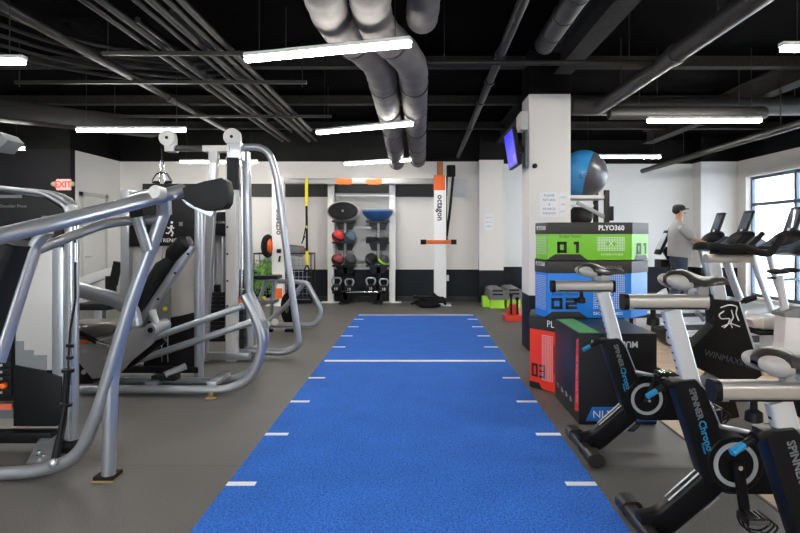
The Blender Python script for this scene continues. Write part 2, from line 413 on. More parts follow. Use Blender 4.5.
# ---------------- turf
t = Thing('turf_track', 'long strip of blue artificial turf with white distance marks', 'turf', (-.035, 6, 0))
TL, TR = -1.069, .9975
t.part('turf', MB().span((TL, 1.2, 0), (TR, 10.6, .012)), turf_mat())
line_m = mat('white_turf_fibre', (.80, .83, .88), .9, bump=.4, bscale=300)
for y, wdt in ((10.54, .035), (6.67, .04)): t.part('cross_line', MB().span((TL+.03, y-wdt, .012), (TR-.03, y+wdt, .0145)), line_m)
for y in (2.52, 3.36, 4.2, 5.03, 5.87, 7.5, 8.33, 9.17, 10.0):
    t.part('distance_mark', MB().span((TL, y-.025, .012), (TL+.16, y+.025, .0145)), line_m)
    t.part('distance_mark', MB().span((TR-.17, y-.025, .012), (TR, y+.025, .0145)), line_m)

# ---------------- ceiling services
lamp_m = mat('led_diffuser', (1, .965, .90), .5, emit=LAMP)
house_m = mat('white_luminaire_housing', (.75, .75, .74), .4)
def lamp(x0, y0, x1, y1, label, z=2.78):
    a = V((x0, y0, z)); b = V((x1, y1, z)); d = (b-a).normalized(); n = V((-d.y, d.x, 0)); mid = (a+b)/2
    t = Thing('linear_ceiling_light', label, 'ceiling light', (mid.x, mid.y, z), 'suspended linear LED lights')
    t.part('housing', MB().sweep([a+V((0, 0, .034)), b+V((0, 0, .034))], rr(.075, .032, .006), up=(0, 0, 1)), house_m)
    t.part('diffuser', MB().sweep([a+d*.01, b-d*.01], rr(.066, .036, .016), up=(0, 0, 1)), lamp_m)
    for q in (a+d*.12, b-d*.12): t.part('hanger_rod', MB().cyl(q+V((0, 0, .065)), V((q.x, q.y, ZC)), .004, n=6), ceil_pipe)
    return t
L = [(-1.35, 4.7, -.05, 4.31, 'bright linear light hanging nearest, below the grey ducts'),
     (-1.35, 8.04, -.07, 7.39, 'linear light in the middle of three crossing the grey ducts'),
     (-1.40, 11.5, -.145, 10.9, 'farthest linear light of the three crossing the grey ducts'),
     (-4.46, 7.85, -3.04, 7.85, 'linear light above the cable pulldown tower, left side'),
     (-4.5, 4.76, -3.12, 4.76, 'linear light cut by the left edge of the picture, upper one'),
     (-7.6, 9.5, -6.24, 9.5, 'small distant linear light at the left edge beside the charcoal wall'),
     (-4.44, 11.2, -3.0, 11.2, 'distant linear light behind the pulldown tower pulleys'),
     (2.75, 7.2, 4.12, 7.2, 'linear light right of the white pillar, above the treadmill area'),
     (2.85, 10.5, 4.24, 10.5, 'distant linear light partly hidden by the exercise ball'),
     (2.68, 4.43, 4.05, 4.43, 'linear light cut by the right edge of the picture'),
     (-4.5, 1.4, -3.1, 1.4, 'unseen linear light added above the viewer, left row'),  # out-of-view row added to light the near end of the room
     (-1.35, 1.2, 0, 1.1, 'unseen linear light added above the viewer, middle row'),
     (2.7, 1.3, 4.1, 1.3, 'unseen linear light added above the viewer, right row'),
     (5.6, 10.6, 6.9, 10.6, 'linear light beside the windows, hidden from view')]
for l in L[:13]: lamp(*l)
for j, yy in enumerate((-1.8, -4.6)):  # further unseen lamp rows, added to brighten the room from behind the camera
    for k, xx in enumerate((-4.5, -1.35, 2.7)): lamp(xx, yy, xx+1.4, yy, 'unseen linear light added behind the viewer, %s row, %s' % (['nearer', 'farther'][j], ['left', 'middle', 'right'][k]))

duct_m = mat('grey_insulated_duct', (.11, .10, .095), .8, bump=.5, bscale=14, var=.15, vscale=5)
def flex(path, r, name, label, cat='duct', m=duct_m, ring=.28):
    pts = fillet(path, .35, 10)
    # resample, wrinkle the radius slightly
    L_ = 0; out = [pts[0]]
    for a, b in zip(pts, pts[1:]):
        n = max(1, int((b-a).length/.05))
        for k in range(1, n+1): out.append(a.lerp(b, k/n))
    sc = [1+.03*math.sin(i*1.3)+.02*random.random() for i in range(len(out))]
    t = Thing(name, label, cat, tuple(out[0]))
    body = t.part('duct_body', MB().sweep(out, circ(r, 20), scale=sc), m)
    for i in range(30, len(out)-3, 44):
        t.part('hanger_rod', MB().cyl(out[i], V((out[i].x, out[i].y, ZC)), .006, n=6), ceil_pipe)
    step_ = 22
    for i in range(12, len(out)-3, step_):
        d = (out[i+1]-out[i-1]).normalized()
        t.part('strap', MB().sweep([out[i]-d*.012, out[i]+d*.012], circ(r*1.07, 20)), ceil_pipe)
    return t
flex([(-.56, 1.0, 3.06), (-.66, 4.75, 3.06), (-.37, 5.6, 3.03), (-.37, 8.6, 2.96), (-.42, 11.9, 2.85)], .145, 'flexible_duct', 'grey insulated round duct, left one of the pair running to the back')
flex([(-.25, 1.0, 3.06), (-.35, 4.75, 3.06), (-.05, 5.6, 3.03), (-.03, 8.6, 2.96), (.0, 11.4, 2.84)], .145, 'flexible_duct', 'grey insulated round duct, right one of the pair running to the back')
flex([(.08, 1.0, 3.2), (.05, 4.2, 3.18), (.03, 5.0, 3.16), (.03, 5.15, 3.62)], .125, 'flexible_duct', 'short grey duct right of the paired ducts, bending up into the ceiling')
spiral_m = mat('black_spiral_duct', (.028, .027, .026), .5, .1, bump=.1)
t = Thing('spiral_duct', 'dark round spiral duct ending short above the turf right side', 'duct', (1.15, 4, 3.14))
t.part('duct_body', MB().cyl((1.15, 1, 3.14), (1.15, 5.45, 3.14), .088), spiral_m)
for y in [2.2+.42*i for i in range(8)]: t.part('seam_ring', MB().cyl((1.15, y-.012, 3.14), (1.15, y+.012, 3.14), .094), spiral_m)
for y in (2.5, 4.6): t.part('hanger_rod', MB().cyl((1.15, y, 3.2), (1.15, y, ZC), .006, n=6), ceil_pipe)
t.part('end_cap', MB().lathe([(.092, 0), (.092, .03), (.08, .05), (0, .055)], (1.15, 5.42, 3.14), (0, 1, 0)), spiral_m)
t = Thing('round_duct', 'long black round duct running to the back right, lit along its underside', 'duct', (2.35, 4, 3.0))
t.part('duct_body', MB().cyl((2.30, 1, 3.02), (2.30, 7.6, 3.02), .082), spiral_m)
t.part('coupling', MB().cyl((2.30, 5.3, 3.02), (2.30, 5.42, 3.02), .094), spiral_m)
for y in (2.5, 4.6, 6.8): t.part('hanger_rod', MB().cyl((2.30, y, 3.06), (2.30, y, ZC), .006, n=6), ceil_pipe)
t.part('end_cap', MB().lathe([(.085, 0), (.085, .03), (.06, .06), (0, .065)], (2.30, 7.58, 3.02), (0, 1, 0)), spiral_m)
t = Thing('round_duct', 'black duct crossing above the right linear light with a rounded end', 'duct', (3.5, 7.8, 2.98))
t.part('duct_body', MB().tube([(2.5, 7.85, 3.01), (4.5, 7.85, 3.01)], .085, n=20), spiral_m)
t.part('end_cap', MB().ball((4.5, 7.85, 3.01), .085), spiral_m)
for x in (2.9, 4.2): t.part('hanger_rod', MB().cyl((x, 7.85, 3.06), (x, 7.85, ZC), .006, n=6), ceil_pipe)
t = Thing('round_duct', 'black duct crossing farther back high over the treadmills', 'duct', (4, 8.6, 3.2))
t.part('duct_body', MB().cyl((2.2, 8.6, 3.26), (7.24, 8.6, 3.26), .13), spiral_m)
for x in (3, 5.4): t.part('hanger_rod', MB().cyl((x, 8.6, 3.3), (x, 8.6, ZC), .006, n=6), ceil_pipe)
t = Thing('ceiling_pipe', 'thin dark pipe running toward the back right wall over the treadmills', 'pipe', (4.85, 9, 2.8))
t.part('pipe', MB().cyl((4.9, 13.1, 2.82), (4.78, 3.0, 2.82), .05), spiral_m)
for y in (5, 8, 11): t.part('hanger_rod', MB().cyl((4.74+.0119*y, y, 2.84), (4.74+.0119*y, y, ZC), .006, n=6), ceil_pipe)
t = Thing('sprinkler_pipe', 'dark sprinkler pipe running lengthwise above the right turf edge', 'pipe', (.85, 7, 3.1))
t.part('pipe', MB().cyl((.72, 1, 3.1), (.86, 12.85, 3.1), .042, n=12), ceil_pipe)
for y in (3.2, 5.6, 6.6, 7.6, 9.4): t.part('coupling', MB().cyl((.708+.0118*y, y-.05, 3.1), (.709+.0118*y, y+.05, 3.1), .055, n=12), ceil_pipe)
t = Thing('sprinkler_pipe', 'dark sprinkler branch pipe crossing the room behind the nearest light', 'pipe', (1.2, 5.65, 3.08))
t.part('pipe', MB().cyl((.05, 5.68, 3.04), (2.25, 5.68, 3.04), .025, n=12), ceil_pipe)
for x in (.25, 1.4, 2.0): t.part('hanger_rod', MB().cyl((x, 5.68, 3.04), (x, 5.68, ZC), .006, n=6), ceil_pipe)
# conduits over the machines, all running lengthwise on trapeze bars
cond = mat('black_conduit', (.015, .014, .0135), .5, spec=.3)
cm = [(-1.84, 3.24, .03, 1), (-1.95, 3.24, .022, 1), (-2.08, 3.24, .032, 1), (-2.20, 3.24, .02, 1), (-2.47, 3.24, .03, 1), (-2.60, 3.24, .026, 1), (-2.02, 3.42, .022, 5.2), (-2.22, 3.42, .026, 5.4), (-2.42, 3.42, .024, 5.6), (-2.62, 3.42, .028, 5.6), (-2.85, 3.42, .022, 5.9)]
for i, (x, z, r, ys) in enumerate(cm):
    lab = ('dark ceiling conduit, %s from the right in the lower layer left of the ducts' % ORD[i]) if i < 6 else ('dark ceiling conduit, %s from the right in the upper layer over the pulldown tower' % ORD[i-6])
    single('conduit', MB().cyl((x, ys, z), (x-.02, 11.6 if i % 3 else 10.4, z), r, n=12), cond, lab, 'conduit', (x, 5, z), 'ceiling conduits over the machines')
for i, (y, x0, x1) in enumerate(((5.9, -3.1, -1.25), (7.0, -4.7, -1.3), (9.0, -4.6, -1.3), (3.6, -3.0, -1.2))):
    t = Thing('trapeze_hanger', ('slotted hanger bar under the conduits, %s' % ['the one level with the nearest light', 'the long one just farther back', 'the distant one behind the pulleys', 'nearest the viewer overhead'][i]), 'hanger bar', ((x0+x1)/2, y, 3.18), 'conduit trapeze hangers')
    t.part('bar', MB().span((x0, y-.02, 3.175), (x1, y+.02, 3.213)), ceil_pipe)
    for x in (x0+.05, x1-.05): t.part('hanger_rod', MB().cyl((x, y, 3.14), (x, y, ZC), .006, n=6), ceil_pipe)
t = Thing('sprinkler_pipe', 'thick dark pipe running lengthwise over the left machines', 'pipe', (-3.5, 5, 3.2))
t.part('pipe', MB().cyl((-3.32, 1, 3.25), (-3.32, 11, 3.25), .05, n=14), ceil_pipe)
for y in (4.7, 8): t.part('coupling', MB().cyl((-3.32, y-.06, 3.25), (-3.32, y+.06, 3.25), .062, n=14), ceil_pipe)
# drooping cables
for i in range(5):
    x0 = -3.05-.10*i; Yb_ = 5.2+.22*i; z = 3.36-.015*i
    pts = [V((x0-.9-.22*i, 2.2, z)), V((x0-.75-.16*i, Yb_-.6, z)), V((x0-.35, Yb_+.75, z-.05)), V((x0+.55, Yb_+1.35, z-.02)), V((x0+1.1, Yb_+1.4, z+.06))]
    single('cable', MB().tube(pts, .02, .7, n=8), cond, 'dark drooping cable over the left machines, %s from the right' % ORD[i], 'cable', pts[0], 'drooping ceiling cables')
single('rectangular_duct', MB().sweep([(-8.6, 5.0, 3.03), (-4.2, 9.6, 3.12)], rr(.34, .26, .02), up=(0, 0, 1)), ceil_pipe, 'dark duct slanting across the upper left corner behind the lights', 'duct', (-6, 7.5, 3.0))
fire_m = mat('sprayed_fireproofing', (.014, .013, .012), .95, bump=1., bscale=45, var=.5, vscale=40)
for i, (x, lab) in enumerate(((1.75, 'rough dark steel beam meeting the top of the white pillar'), (4.9, 'rough dark ceiling beam over the treadmills'))):
    single('ceiling_beam', MB().span((x-.11, Y0, 3.36), (x+.11, 12.8, 3.38)).span((x-.02, Y0, 3.38), (x+.02, 12.8, 3.62)).span((x-.11, Y0, 3.62), (x+.11, 12.8, 3.648)), fire_m, lab, 'beam', (x, 5, 3.4))
for i, y in enumerate((3.2, 5.2, 7.5, 9.6, 11.8)):
    single('ceiling_beam', MB().span((XL, y-.07, 3.5), (XR, y+.07, 3.52)).span((XL, y-.012, 3.52), (XR, y+.012, 3.648)), fire_m, 'dark cross joist under the deck, %s from the viewer' % ORD[i], 'beam', (0, y, 3.5), 'ceiling cross joists')
# ================================================================ MACHINE: shoulder press, foreground left
def tubes(t, name, pts, r, fil=.08, m=silver, n=14, label=None, parent=None):
    return t.part(name, MB().tube(pts, r, fil, n), m, parent, label)
t = Thing('shoulder_press_machine', 'silver shoulder press machine with dark weight tower, nearest on the left', 'exercise machine', (-2.3, 3.6, 0))
Yf = 3.42
# big bent front tube from the floor frame up to the pivot
tubes(t, 'front_tube', [P(-60, 478, 3.44), P(40, 471, 3.44), P(78, 458, 3.44), P(97, 415, Yf), P(130, 305, Yf), P(164.5, 211, Yf)], .037, .16)
pf = t.part('support_post', MB().tube([P(121, 335, 3.42), P(112, 372, 3.44), P(108.5, 478, 3.44)], .038, .1), silver)
t.part('foot_pad', MB().box((P(108, 480, 3.46).x, 3.46, .022), (.115, .12, .022), b=.006), rubber, pf)
t.part('foot_edge', MB().box((P(108, 481, 3.46).x, 3.46, .006), (.125, .125, .011), b=.002), brass, pf)
# pivot hub and press arms
hub = P(163.5, 195, 3.33)
t.part('pivot_hub', MB().cyl(P(163.5, 193, 3.38), P(164.5, 214, 3.42), .040), silver)
t.part('hub_cap', MB().lathe([(0, .10), (.034, .098), (.039, .088), (.041, 0)], P(163.5, 195, 3.30), (-.1, -1, .1), 24), white_p)
arm = tubes(t, 'press_arm', [P(-70, 252, 2.35), P(60, 222, 2.75), P(140, 201.5, 3.2), P(184, 190, 3.36)], .037, .3)
for q in (P(96, 212, 2.95), P(85, 211, 2.9)): pass
t.part('bolt', MB().cyl(P(171, 197, 3.3)+V((.05, -.05, .0)), P(171, 197, 3.3)+V((.05, -.065, .0)), .009), silver_dk)
pl = [P(x, y, 3.30) for x, y in ((182, 187.5), (204, 181), (221, 177.5), (226, 180.5), (228, 192), (227, 203), (223.5, 208.5), (205, 211), (194, 207), (184, 200))]
t.part('arm_pad', MB().prism(pl, (.005, .10, .0), b=.011), vinyl)
t.part('pad_bracket', MB().prism([P(x, y, 3.36) for x, y in ((181, 199), (198, 207), (214, 211), (211, 217), (203, 214), (188, 206))], (0, .03, 0), b=.004), silver)
tubes(t, 'lower_arm', [P(-60, 290, 2.9), P(30, 253, 3.0), P(72, 236, 3.1), P(108, 222, 3.3), P(163, 219, 3.42)], .026, .2, silver_dk)
br = tubes(t, 'brace_tube', [P(135.5, 213, 3.32), P(147.5, 250, 3.38)], .030, 0)
t.part('rubber_collar', MB().cyl(P(134.5, 203, 3.31), P(137.5, 217, 3.32), .037), rubber, br)
# backrest with its rail
bd = (P(29, 246, 2.95)-P(-8, 338, 2.8)); up = P(29, 246, 2.95)
t.part('backrest_pad', MB().sweep([P(21, 243, 2.95), P(18, 250, 2.95), P(-22, 350, 2.8)], rr(.095, .22, .045, 5), up=(.2, 1, 0)), vinyl)
t.part('backrest_rail', MB().sweep(fillet([P(48, 231, 3.0), P(36, 243, 3.0), P(-2, 362, 2.86)], .05), rr(.042, .07, .015), up=(.2, 1, 0)), silver)
# weight tower
TY, TB = 4.02, 4.14
def tower_arch(x0, x1, zt, y, zb=.16, drop=.16, n=12):
    pts = [V((x0, y, zb)), V((x1, y, zb)), V((x1, y, zt-drop))]
    for k in range(1, n):
        a = PI*k/n; c = (x0+x1)/2; hw = (x1-x0)/2
        pts.append(V((c+hw*math.copysign(abs(math.cos(a))**.62, math.cos(a)), y, zt-drop+drop*math.sin(a)**.8)))
    pts.append(V((x0, y, zt-drop))); return pts
x1 = P(65.5, 0, TY).x; x0 = x1-.98
t.part('tower_shroud', MB().prism(tower_arch(x0, x1, 1.73, TY+.04), (0, TB-TY, 0), b=.02), silver_dk)
xh = P(63, 0, TY).x
t.part('shroud_header', MB().prism([V((x0+.06, TY, 1.33)), V((xh, TY, 1.33)), V((xh, TY, 1.58)), V((xh-.13, TY, 1.66)), V((xh-.42, TY, 1.70)), V((x0+.06, TY, 1.70))], (0, .05, 0), b=.006), blackp)
t.part('header_trim', MB().tube([V((xh+.02, TY+.01, 1.3)), V((xh+.02, TY+.01, 1.60)), V((xh-.14, TY+.01, 1.69)), V((xh-.45, TY+.01, 1.725)), V((x0, TY+.01, 1.725))], .016, .05), silver)
t.text('Selectorized Shoulder Press', .03, grey_t, (P(27, 0, TY).x, TY-.003, 1.60), (1, 0, 0), (0, 0, 1), align='RIGHT')
t.part('header_label', MB().span((P(0, 0, TY).x-.2, TY-.004, 1.655), (P(22, 0, TY).x, TY, 1.675)), grey_t)
t.part('header_badge', MB().span((P(42, 0, TY).x, TY-.004, 1.50), (P(48, 0, TY).x, TY, 1.535)), grey_t)
t.part('shroud_panel', MB().span((x0+.05, TY, .5), (P(52, 0, TY).x, TY+.05, 1.325), bv=.008), panel_l)
t.part('side_column', MB().span((P(52.5, 0, TY).x, TY-.01, .3), (P(64, 0, TY).x, TY+.06, 1.325), bv=.02), silver)
t.part('lower_cover', MB().prism([V((P(15, 0, TY).x, TY-.02, .13)), V((P(58, 0, TY).x, TY-.02, .13)), V((P(63, 0, TY).x, TY-.02, .2)), V((P(63, 0, TY).x, TY-.02, .46)), V((P(45, 0, TY).x, TY-.02, .5)), V((P(15, 0, TY).x, TY-.02, .54))], (0, .1, 0), b=.008), blackp)
st = grey_t
t.part('instruction_decal', MB().prism([V((P(a, 0, TY).x, TY-.004, H-(b-236)*TY/F)) for a, b in ((15, 341), (24, 341), (24, 350), (34, 350), (34, 355), (47, 355), (47, 386), (15, 386))], (0, .004, 0)), silver_dk)
# weight stack with numbered plates
ws = t.part('weight_stack', MB().span((P(-25, 0, TY).x, TY-.02, .30), (P(15.5, 0, TY).x, TY+.2, .98)), blackm)
for k in range(13):
    z = .34+.045*k
    t.part('weight_plate', MB().span((P(-24, 0, TY).x, TY-.032, z), (P(14.5, 0, TY).x, TY-.01, z+.041), bv=.004), blackm)
    t.text(str(20*(13-k)), .026, white_t, (P(3, 0, TY).x, TY-.0335, z+.02), (1, 0, 0), (0, 0, 1), ws)
t.part('selector_knob', MB().lathe([(.016, 0), (.022, .012), (.022, .03), (.015, .04), (0, .042)], P(6, 385, TY-.03), (0, -1, 0)), orange)
t.part('warning_strip', MB().span((P(-20, 0, TY).x, TY-.036, .245), (P(15, 0, TY).x, TY-.02, .285)), mat('red_orange_label', (.6, .12, .06), .5))
# floor frame
t.part('base_rail', MB().span((P(-20, 0, 4).x, 3.9, .05), (P(60, 0, 4).x, 4.0, .12), bv=.01), blackm)
bp = t.part('cross_plate', MB().prism([P(26, 467, 3.5), P(53, 466, 3.5), P(61, 436, 4.0), P(42, 436, 4.0)], (0, 0, .02)), silver)
t.part('foot_label', MB().prism([P(38, 446, 3.84)+V((0, 0, .026)), P(49, 446, 3.84)+V((0, 0, .026)), P(51, 438, 3.98)+V((0, 0, .026)), P(41, 438, 3.98)+V((0, 0, .026))], (0, 0, .003)), grey_t, bp)
for q in ((39, 455), (43, 459), (37, 460)): t.part('bolt', MB().cyl(P(q[0], q[1], 3.62)+V((0, 0, .012)), P(q[0], q[1], 3.62)+V((0, 0, .028)), .009, n=8), chrome, bp)
post = tubes(t, 'rear_post', [P(72, 226, 3.96), P(72, 449, 3.96)], .042, 0)
t.part('post_foot', MB().lathe([(.1, 0), (.1, .03), (.07, .045), (.05, .06), (0, .06)], (P(73, 0, 3.96).x, 3.96, .0)), rubber)
# black linkage with collars down to the frame
lk = tubes(t, 'pull_cable', [P(75, 214, 3.62), P(75.5, 300, 3.62), P(70, 332, 3.6), P(66, 420, 3.56), P(58, 462, 3.47)], .007, .02, blackm, 8)
t.part('cable_carrier', MB().cyl(P(76, 216, 3.62), P(76, 239, 3.62), .018).cyl(P(76, 243, 3.62), P(76, 262, 3.62), .011), chrome)
t.part('shock_cylinder', MB().cyl(P(67.5, 372, 3.58), P(65, 402, 3.57), .020).cyl(P(66, 402, 3.57), P(59, 440, 3.52), .017).cyl(P(60, 436, 3.52), P(54, 464, 3.46), .022), blackp)
for (a, b, r) in ((70, 344, .022), (68, 369, .036), (66, 403, .036), (70, 356, .02)): t.part('collar', MB().cyl(P(a, b, 3.58), P(a-.2, b+3, 3.58), r), blackm)
t.part('pivot_bolt', MB().lathe([(.026, 0), (.026, .02), (.012, .03), (0, .03)], P(54, 463, 3.40), (0, -1, 0)), silver)
# upper cable thin rods with blue tint hose
tubes(t, 'guide_rod', [P(70.5, 222, 3.85), P(70.5, 440, 3.85)], .008, 0, chrome, 8)

# ================================================================ MACHINE: leg press
t = Thing('leg_press_machine', 'silver seated leg press with reclined black back pad and two long sloping rails', 'exercise machine', (-2.3, 5.3, 0))
def fr_pts(Y, dx=0): return [P(20+dx, 389, Y), P(229+dx, 389, Y), P(250+dx, 376, Y), P(262+dx, 345, Y), P(256+dx, 318, Y), P(243.5+dx, 293, Y)]
tubes(t, 'base_tube', [P(20, 389, 5.25), P(228, 390, 5.25), P(252, 378, 5.25), P(263.5, 345, 5.25), P(256, 318, 5.25), P(243.5, 295, 5.25)], .038, .3)
tubes(t, 'base_tube', [P(20, 380, 5.62), P(228, 381.5, 5.62), P(256, 370, 5.62), P(266.5, 336, 5.62), P(262, 318, 5.62), P(250, 293, 5.62)], .036, .3)
t.part('cross_plate', MB().prism([P(254, 322, 5.25)+V((-.02, 0, 0)), P(256, 330, 5.25)+V((-.02, 0, 0)), P(263, 328, 5.6), P(261, 320, 5.6)], (.05, 0, .0)), silver)
for x in (217, 157): t.part('cross_member', MB().span((P(x-5, 0, 5.4).x, 5.25, .08), (P(x+5, 0, 5.4).x, 5.65, .12), bv=.008), silver)
tubes(t, 'slide_rail', [P(150, 339, 5.35), P(243, 306, 5.35)], .030, 0, silver)
tubes(t, 'slide_rail', [P(118, 367, 5.5), P(252, 322, 5.5)], .032, 0, silver)
t.part('slide_rod', MB().cyl(P(128, 366, 5.42), P(165, 339, 5.42), .03), blackm)
t.part('side_plate', MB().prism([P(x, y, 5.3) for x, y in ((74, 346), (92, 338), (126, 330), (152, 326), (158, 334), (152, 344), (130, 362), (116, 377), (92, 379), (78, 362))], (0, .04, 0), b=.01), mat('mid_grey_plate', (.34, .34, .35), .4, .3))
for q in ((84, 351), (106, 358), (84, 372), (99, 344)): t.part('bolt', MB().lathe([(.022, 0), (.02, .012), (0, .014)], P(q[0], q[1], 5.3), (0, -1, 0)), silver)
t.part('brand_badge', MB().span(P(79, 340, 5.29), P(88, 344, 5.28)), orange)
t.part('pivot_tube', MB().lathe([(.018, -.12), (.03, -.12), (.052, -.12), (.056, -.1), (.056, .2), (0, .2)], P(155.5, 328, 5.3), (0, 1, .0)), silver)
t.part('pivot_bore', MB().cyl(P(156.5, 328, 5.3)+V((0, -.125, 0)), P(156.5, 328, 5.3)+V((0, -.11, 0)), .024), blackm)
t.part('stop_block', MB().prism([P(x, y, 5.32) for x, y in ((76, 352), (88, 348), (97, 376), (92, 384), (76, 384))], (0, .2, 0), b=.015), rubber)
# seat
def seat_mb(cx, cy, Y, L, W, Hh, rz=0):
    m_ = MB(); c = P(cx, cy, Y); secs = []
    pts = [c+V((x*L/2, 0, z)) for x, z in ((-1, 0.01), (-.9, .0), (-.4, -.01), (.2, -.01), (.7, .0), (.95, -.01), (1, -.03))]
    return m_.sweep(pts, rr(W, Hh, Hh*.45, 4), up=(0, 0, 1), scale=[(.6, .4), (.9, .85), (1, 1), (1, 1), (.95, .95), (.75, .65), (.4, .3)])
t.part('seat', seat_mb(98, 327, 5.45, .46, .44, .13), taupe)
t.part('seat_shell', MB().sweep([P(76, 337, 5.45), P(96, 340, 5.45), P(122, 334, 5.45)], rr(.3, .05, .02), up=(0, 0, 1)), pearl)
hb = tubes(t, 'side_handle', [P(80, 333, 5.18), P(99, 343, 5.18), P(112, 346, 5.18), P(118, 341, 5.2)], .016, .05, chrome)
t.part('handle_grip', MB().cyl(P(79, 332, 5.18), P(97, 342, 5.18), .022), rubber, hb)
# back pad with headrest on an inclined rail
pu = (.3, 1, 0)
t.part('back_pad', MB().sweep([P(173, 259, 5.4), P(165, 266, 5.4), P(140, 306, 5.4), P(132, 322, 5.4)], rr(.115, .24, .045, 5), up=(0, 1, 0), scale=[.7, 1, 1, .8]), vinyl)
t.part('headrest', MB().sweep([P(190, 240.5, 5.4), P(186, 242.5, 5.4), P(175, 254, 5.4), P(171.5, 259, 5.4)], rr(.135, .22, .05, 5), up=(0, 1, 0), scale=[.6, 1, 1, .7]), vinyl)
t.part('back_rail', MB().sweep([P(192.5, 246, 5.4), P(150, 309, 5.4), P(138, 328, 5.4)], rr(.065, .10, .01), up=(0, 1, 0)), silver)
for q in ((188, 254), (175, 273), (158, 299)): t.part('bolt', MB().lathe([(.012, 0), (.01, .008), (0, .009)], P(q[0], q[1], 5.34), (0, -1, 0)), blackm)
t.part('back_strut', MB().tube([P(150, 312, 5.4), P(158, 330, 5.4)], .028), silver)
# boxy swing arm at left of seat
t.part('swing_arm', MB().sweep(fillet([P(60, 283, 5.1), P(76, 289, 5.1), P(118, 300, 5.15), P(131, 309, 5.15), P(134, 326, 5.15)], .12), rr(.14, .12, .04), up=(0, 0, 1)), silver)
t.part('floor_foot', MB().lathe([(.05, 0), (.05, .012), (.02, .02), (.02, .06), (0, .06)], (P(211, 0, 5.15).x, 5.15, 0)), brass)
t.part('floor_foot', MB().lathe([(.06, 0), (.06, .02), (.02, .03), (.02, .06), (0, .06)], (P(52, 0, 5.2).x, 5.25, 0)), rubber)
t.part('rail_stop', MB().box(P(166, 377, 5.4), (.22, .12, .05), b=.012), rubber)
t.part('stop_rod', MB().cyl(P(165, 375, 5.35), P(186, 366, 5.45), .03), silver)
# its weight tower
x0 = P(120, 0, 5.95).x; x1 = P(204, 0, 5.95).x
t.part('tower_shroud', MB().span((x0+.06, 6.02, .13), (x1-.06, 6.15, 1.80), bv=.015), panel_l)
t.part('tower_column', MB().span((x0, 5.95, .08), (x0+.09, 6.15, 1.86), bv=.02), silver)
t.part('tower_column', MB().tube([P(199, 206, 5.95), P(199, 378, 5.95)], .045), silver)
t.part('tower_top', MB().tube([P(122, 202, 5.98), P(140, 193, 5.98), P(185, 192, 5.98), P(200, 203, 5.98)], .032, .1), silver)
hd = t.part('shroud_header', MB().span((P(124, 0, 5.97).x, 5.96, H-(246-236)*5.97/F), (P(195, 0, 5.97).x, 6.03, 1.80), bv=.01), blackp)
rm = MB(); q = lambda x, y: P(x, y, 5.955)   # running figure emblem
rm.ball(q(171.8, 222.5), (.013, .004, .013), nu=10, nv=6)
rm.tube([q(171.5, 225), q(171, 230)], .011, n=8).tube([q(171.4, 226), q(168.6, 228.5), q(167.5, 227)], .006, n=6).tube([q(171.5, 226), q(174, 228.5)], .006, n=6)
rm.tube([q(171, 230), q(173, 233), q(171.5, 236)], .0075, n=6).tube([q(171, 230), q(168.5, 233.5), q(166, 233)], .007, n=6)
t.part('runner_emblem', rm, white_t, hd)
t.text('STRENGTH', .055, white_t, q(171, 240.5), (1, 0, 0), (0, 0, 1), hd)
t.part('header_badge', MB().span(q(179, 222), q(182.5, 226)+V((0, .004, 0))), grey_t, hd)
t.part('lower_cover', MB().prism([V((P(a, 0, 5.96).x, 5.96, H-(b-236)*5.96/F)) for a, b in ((143, 368), (194, 368), (196, 362), (196, 312), (180, 316), (143, 322))], (0, .1, 0), b=.01), blackp)
t.part('base_beam', MB().span((P(118, 0, 5.95).x, 5.9, .05), (P(200, 0, 5.95).x, 6.0, .11), bv=.01), blackm)
t.part('weight_stack', MB().span((P(158, 0, 5.95).x, 5.93, .55), (P(170, 0, 5.95).x, 5.98, .92)), silver_dk)
t.part('selector_knob', MB().ball(P(165, 309, 5.90), .022), yellow)
t.part('adjust_lever', MB().tube([P(153, 312, 5.3), P(157, 323, 5.3)], .025).cyl(P(152, 310, 5.3), P(153.5, 315, 5.3), .03), white_p)
for x in (162, 168): t.part('guide_rod', MB().cyl(P(x, 247, 5.94), P(x, 362, 5.94), .008, n=8), chrome)

# ================================================================ MACHINE: cable pulldown tower
t = Thing('cable_pulldown_tower', 'tall cable pulldown tower with two round pulleys and a curved silver tube', 'exercise machine', (-1.9, 6.7, 0))
Yp = 6.7
sc = lambda x, y, Y=Yp: P(x, y, Y)
t.part('main_column', MB().span((sc(226, 0).x, Yp-.02, .0), (sc(236.5, 0).x, Yp+.12, H+(236-157)*Yp/F), bv=.008), white_p)
t.part('column_cap', MB().span((sc(229, 0).x-.01, Yp-.05, H+(236-160)*Yp/F), (sc(242, 0).x, Yp+.12, H+(236-143)*Yp/F), bv=.008), silver)
t.part('column_sleeve', MB().span((sc(228.5, 0).x, Yp-.06, H+(236-190)*Yp/F), (sc(240, 0).x, Yp+.0, H+(236-158)*Yp/F), bv=.004), blackp)
for z in (.35, .62, .9, 1.2, 1.5): t.part('bolt', MB().cyl((sc(228, 0).x, Yp-.025, z), (sc(228, 0).x, Yp-.015, z), .012, n=10), blackm)
t.part('rear_column', MB().sweep([P(246, 152, 6.95), P(250, 345, 6.95)], rr(.08, .12, .01), up=(0, 1, 0)), silver)
tubes(t, 'curved_tube', [P(238, 147, 6.85), P(268, 147, 6.85), P(277, 176, 6.85), P(287, 255, 6.85), P(299.5, 346, 6.85), P(286, 352.5, 6.85), P(238, 350.5, 6.85)], .040, .28, silver)
t.part('top_plate', MB().span((sc(204, 0).x, Yp-.06, H+(236-152)*Yp/F), (sc(231, 0).x, Yp+.1, H+(236-146)*Yp/F), bv=.006), white_p)
